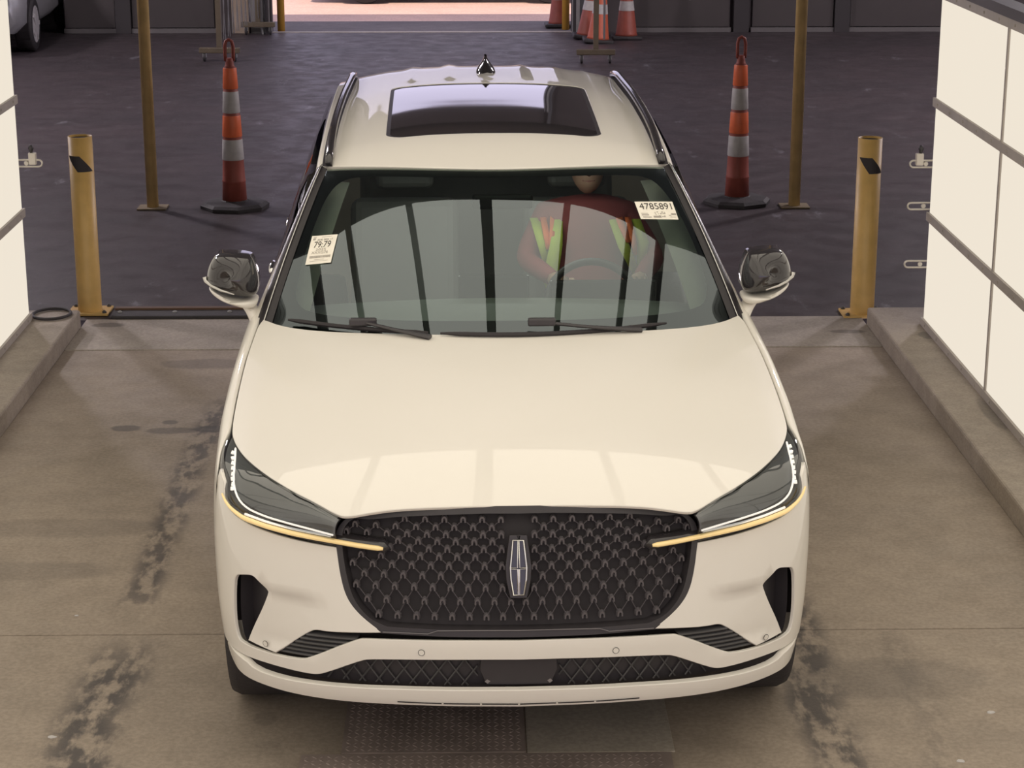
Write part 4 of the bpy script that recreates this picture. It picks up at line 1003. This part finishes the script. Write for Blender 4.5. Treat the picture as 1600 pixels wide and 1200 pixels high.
# ------------------------------------------------------------------ rolling scissor gates
SLATM = pm('gate_slat_grey', (.17, .165, .17), .55, .2)
def tee(e, y, w_, top, nm_='upright'):
    MB().box(-.03, .03, y - .03, y + .03, .16, top).build(nm_, GATEY, e)
    b = MB().box(-w_, w_, y - .035, y + .035, .10, .165).build('foot_bar', GATEY, e); bevel(b, .008)
    for s in (-1, 1):
        c = MB().lathe([(.045, -.014), (.05, -.01), (.05, .01), (.045, .014)], 16, (s * (w_ - .06), y, .05), 'x').build('caster', RUBBER, e, True)
        MB().box(s * (w_ - .06) - .022, s * (w_ - .06) + .022, y - .02, y + .02, .05, .10).build('caster_fork', STEEL, c)
g = empty('rolling_gate', (-3.12, 18.30, 0), math.radians(-3.5)); tag(g, 'yellow rolling scissor gate with castors left of the far doorway', 'barrier')
tee(g, 0, .24, 1.9); tee(g, 2.78, .22, 1.9)
for k in range(9):
    y0 = .06 + .30 * k
    MB().bar((-.012, y0, .22), (-.012, min(y0 + .30, 2.74), 1.75), .022, .006, (1, 0, 0)).build('gate_slat', SLATM, g); MB().bar((.012, y0, 1.75), (.012, min(y0 + .30, 2.74), .22), .022, .006, (1, 0, 0)).build('gate_slat', SLATM, g)
g = empty('rolling_gate', (1.29, 18.05, 0), 0); tag(g, 'yellow rolling stand with castors right of the far doorway', 'barrier')
tee(g, 0, .225, 1.9); MB().box(.10, .125, .25, .27, .25, 1.85).build('gate_slat', SLATM, g); MB().bar((0, 0, 1.8), (.11, .26, 1.8), .03, .03).build('link_arm', GATEY, g)
# board and steel sheet leaning by the doorway
o = MB().box(-.095, .095, -.02, .02, 0, 2.0).box(-.11, -.095, -.03, .02, 0, 2.0).box(.095, .11, -.03, .02, 0, 2.0).build('board', TANB); o.location = (-3.20, 21.26, .0); tag(o, 'tan board standing between the scissor gate and the doorway', 'board')
struct(MB().box(-3.06, -2.93, 21.20, 21.33, 0, 7.2).build('trim_3', pm('grey_column', (.20, .19, .18), .7)))
struct(MB().box(1.26, 1.34, 21.20, 21.33, 0, 7.2).build('trim_4', pm('grey_column2', (.10, .10, .11), .6)))
# ------------------------------------------------------------------ panel latches and odds on the kerbs
def latch(x, y, z, s, knob, lab):
    e = empty('panel_latch', (x, y, z)); tag(e, lab, 'latch', 'latches on the light panel ends')
    M_ = pm('latch_zinc', (.62, .58, .52), .4, .4)
    arc = [(s * (-.035 - .019 * math.sin(a)), 0, .019 * math.cos(a)) for a in [PI * k / 8 for k in range(9)]]
    MB().tube([(s * .09, 0, .019)] + arc + [(s * .09, 0, -.019)], .0055, 6).build('slotted_arm', M_, e)
    MB().lathe([(.012, -.006), (.014, 0), (.012, .006)], 12, (0, 0, 0)).build('clamp_nut', M_, e).rotation_euler = (PI / 2, 0, 0)
    e.children[-1].location = (-s * .035, 0, 0)
    if knob:
        o = MB().box(-.022, .022, -.016, .016, -.02, .05).build('clamp_body', M_, e); bevel(o, .006); o.location = (-s * .035, .008, .01)
        MB().lathe([(.008, 0), (.012, .02), (.016, .03), (.010, .045), (.004, .05)], 12, (-s * .03, .005, .055)).build('lever_knob', SATINK, e, True)
latch(2.40, 5.506, 1.03, 1, True, 'upper latch with a knob on the right light wall'); latch(2.40, 5.506, .79, 1, False, 'middle small slotted latch on the right light wall'); latch(2.40, 5.506, .455, 1, False, 'lowest slotted latch near the foot of the right light wall')
latch(-2.665, 5.706, 1.015, -1, True, 'latch with a knob on the left light wall')
o = MB().tube([(-2.595 + .108 * math.cos(a), 5.785 + .125 * math.sin(a), .116) for a in [2 * PI * k / 40 for k in range(40)]], .009, 8, True).build('hose_loop', RUBBER, None, True); tag(o, 'black hose loop lying on the left kerb beside the light panels', 'hose')
# small litter on the floor
random.seed(11)
for px_, py_, sz, lab in ((1.63, .62, .012, 'white paint fleck on the bay floor at the right, larger one'), (1.44, .26, .012, 'white paint fleck near the bottom right corner'), (-1.545, .49, .011, 'white fleck on the floor left of the car'), (-1.66, 1.53, .008, 'tiny white fleck on the floor beyond the joint left of the car')):
    a = [2 * PI * k / 7 for k in range(7)]; rr = [sz * (.6 + .5 * random.random()) for _ in a]
    v = [(r * math.cos(q) * 1.6, r * math.sin(q), 0) for q, r in zip(a, rr)] + [(r * math.cos(q) * 1.3, r * math.sin(q) * .8, .003) for q, r in zip(a, rr)]
    o = mesh('paper_fleck', v, [tuple(range(7, 14))] + [(i, (i + 1) % 7, 7 + (i + 1) % 7, 7 + i) for i in range(7)], REFW); o.location = (px_, py_, .0005); tag(o, lab, 'litter')
# ------------------------------------------------------------------ other cars
def parked(name, loc, rz, mat, lab):
    c = empty(name, loc, rz); tag(c, lab, 'car')
    prof = [(-2.25, .42, .62, .80), (-2.2, .30, .78, .86), (-1.9, .26, .90, .92), (-1.2, .25, 1.0, .93), (-.75, .25, 1.08, .93), (0, .25, 1.10, .93), (1.2, .25, 1.08, .93), (1.9, .27, 1.05, .92), (2.2, .32, .95, .88), (2.28, .45, .85, .82)]
    rows = []
    for y, z0, z1, w_ in prof: rows.append([(-w_ * .86, y, z0), (-w_, y, z0 + .12), (-w_, y, z0 + .3), (-w_ * .97, y, z1 - .08), (-w_ * .86, y, z1), (0, y, z1 + .02), (w_ * .86, y, z1), (w_ * .97, y, z1 - .08), (w_, y, z0 + .3), (w_, y, z0 + .12), (w_ * .86, y, z0)])
    b = MB().grid(rows); b.f.append(tuple(range(11))); b.f.append(tuple(range(99 + 10, 98, -1))); b.build('body_shell', mat, c, True)
    cab = [(-.85, .84, 1.06), (-.15, .70, 1.44), (.6, .68, 1.50), (1.3, .68, 1.46), (1.95, .80, 1.04)]
    MB().grid([[(-.88, y, 1.02), (-w_, y, z - .05), (-w_ * .8, y, z), (0, y, z + .02), (w_ * .8, y, z), (w_, y, z - .05), (.88, y, 1.02)] for y, w_, z in cab]).build('cabin', GLASSD if False else GLOSSK, c, True)
    MB().grid([[(-w_ * .82, y, z + .004), (0, y, z + .026), (w_ * .82, y, z + .004)] for y, w_, z in cab[1:4]]).build('roof_skin', mat, c, True)
    for s in (-1, 1):
        bevel(MB().box(s * .66 - .16, s * .66 + .16, -2.21, -2.10, .66, .78).build('headlamp', SILVER, c), .03)
        for y in (-1.38, 1.42):
            MB().lathe([(.345, -.10), (.345, .015)], 24, (s * .92, y, .36), 'x').build('wheel_arch', MATTEK, c)
            o = MB().lathe([(.20, -.10), (.30, -.105), (.325, -.08), (.325, .08), (.30, .105), (.20, .10)], 28, axis='x', cap=False).build('tyre', RUBBER, c, True); o.location = (s * .86, y, .325)
            r = MB().lathe([(.225, .106), (.205, .08), (.03, .09)], 20, axis='x')
            for k in range(5): a = 2 * PI * k / 5; r.bar((.10, .03 * math.cos(a), .03 * math.sin(a)), (.11, .2 * math.cos(a), .2 * math.sin(a)), .05, .02, (1, 0, 0))
            q = r.build('rim', pm('rim_silver', (.62, .60, .60), .5, 0), c); q.location = (s * .86, y, .325); q.rotation_euler = (0, 0, 0 if s > 0 else PI)
    return c
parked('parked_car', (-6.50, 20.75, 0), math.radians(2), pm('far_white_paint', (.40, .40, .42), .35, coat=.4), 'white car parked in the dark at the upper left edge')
parked('parked_car', (-.35, 26.4, -.03), math.radians(90), pm('far_dark_paint', (.05, .05, .06), .35, coat=.6), 'dark car standing in the sun outside the far doorway')
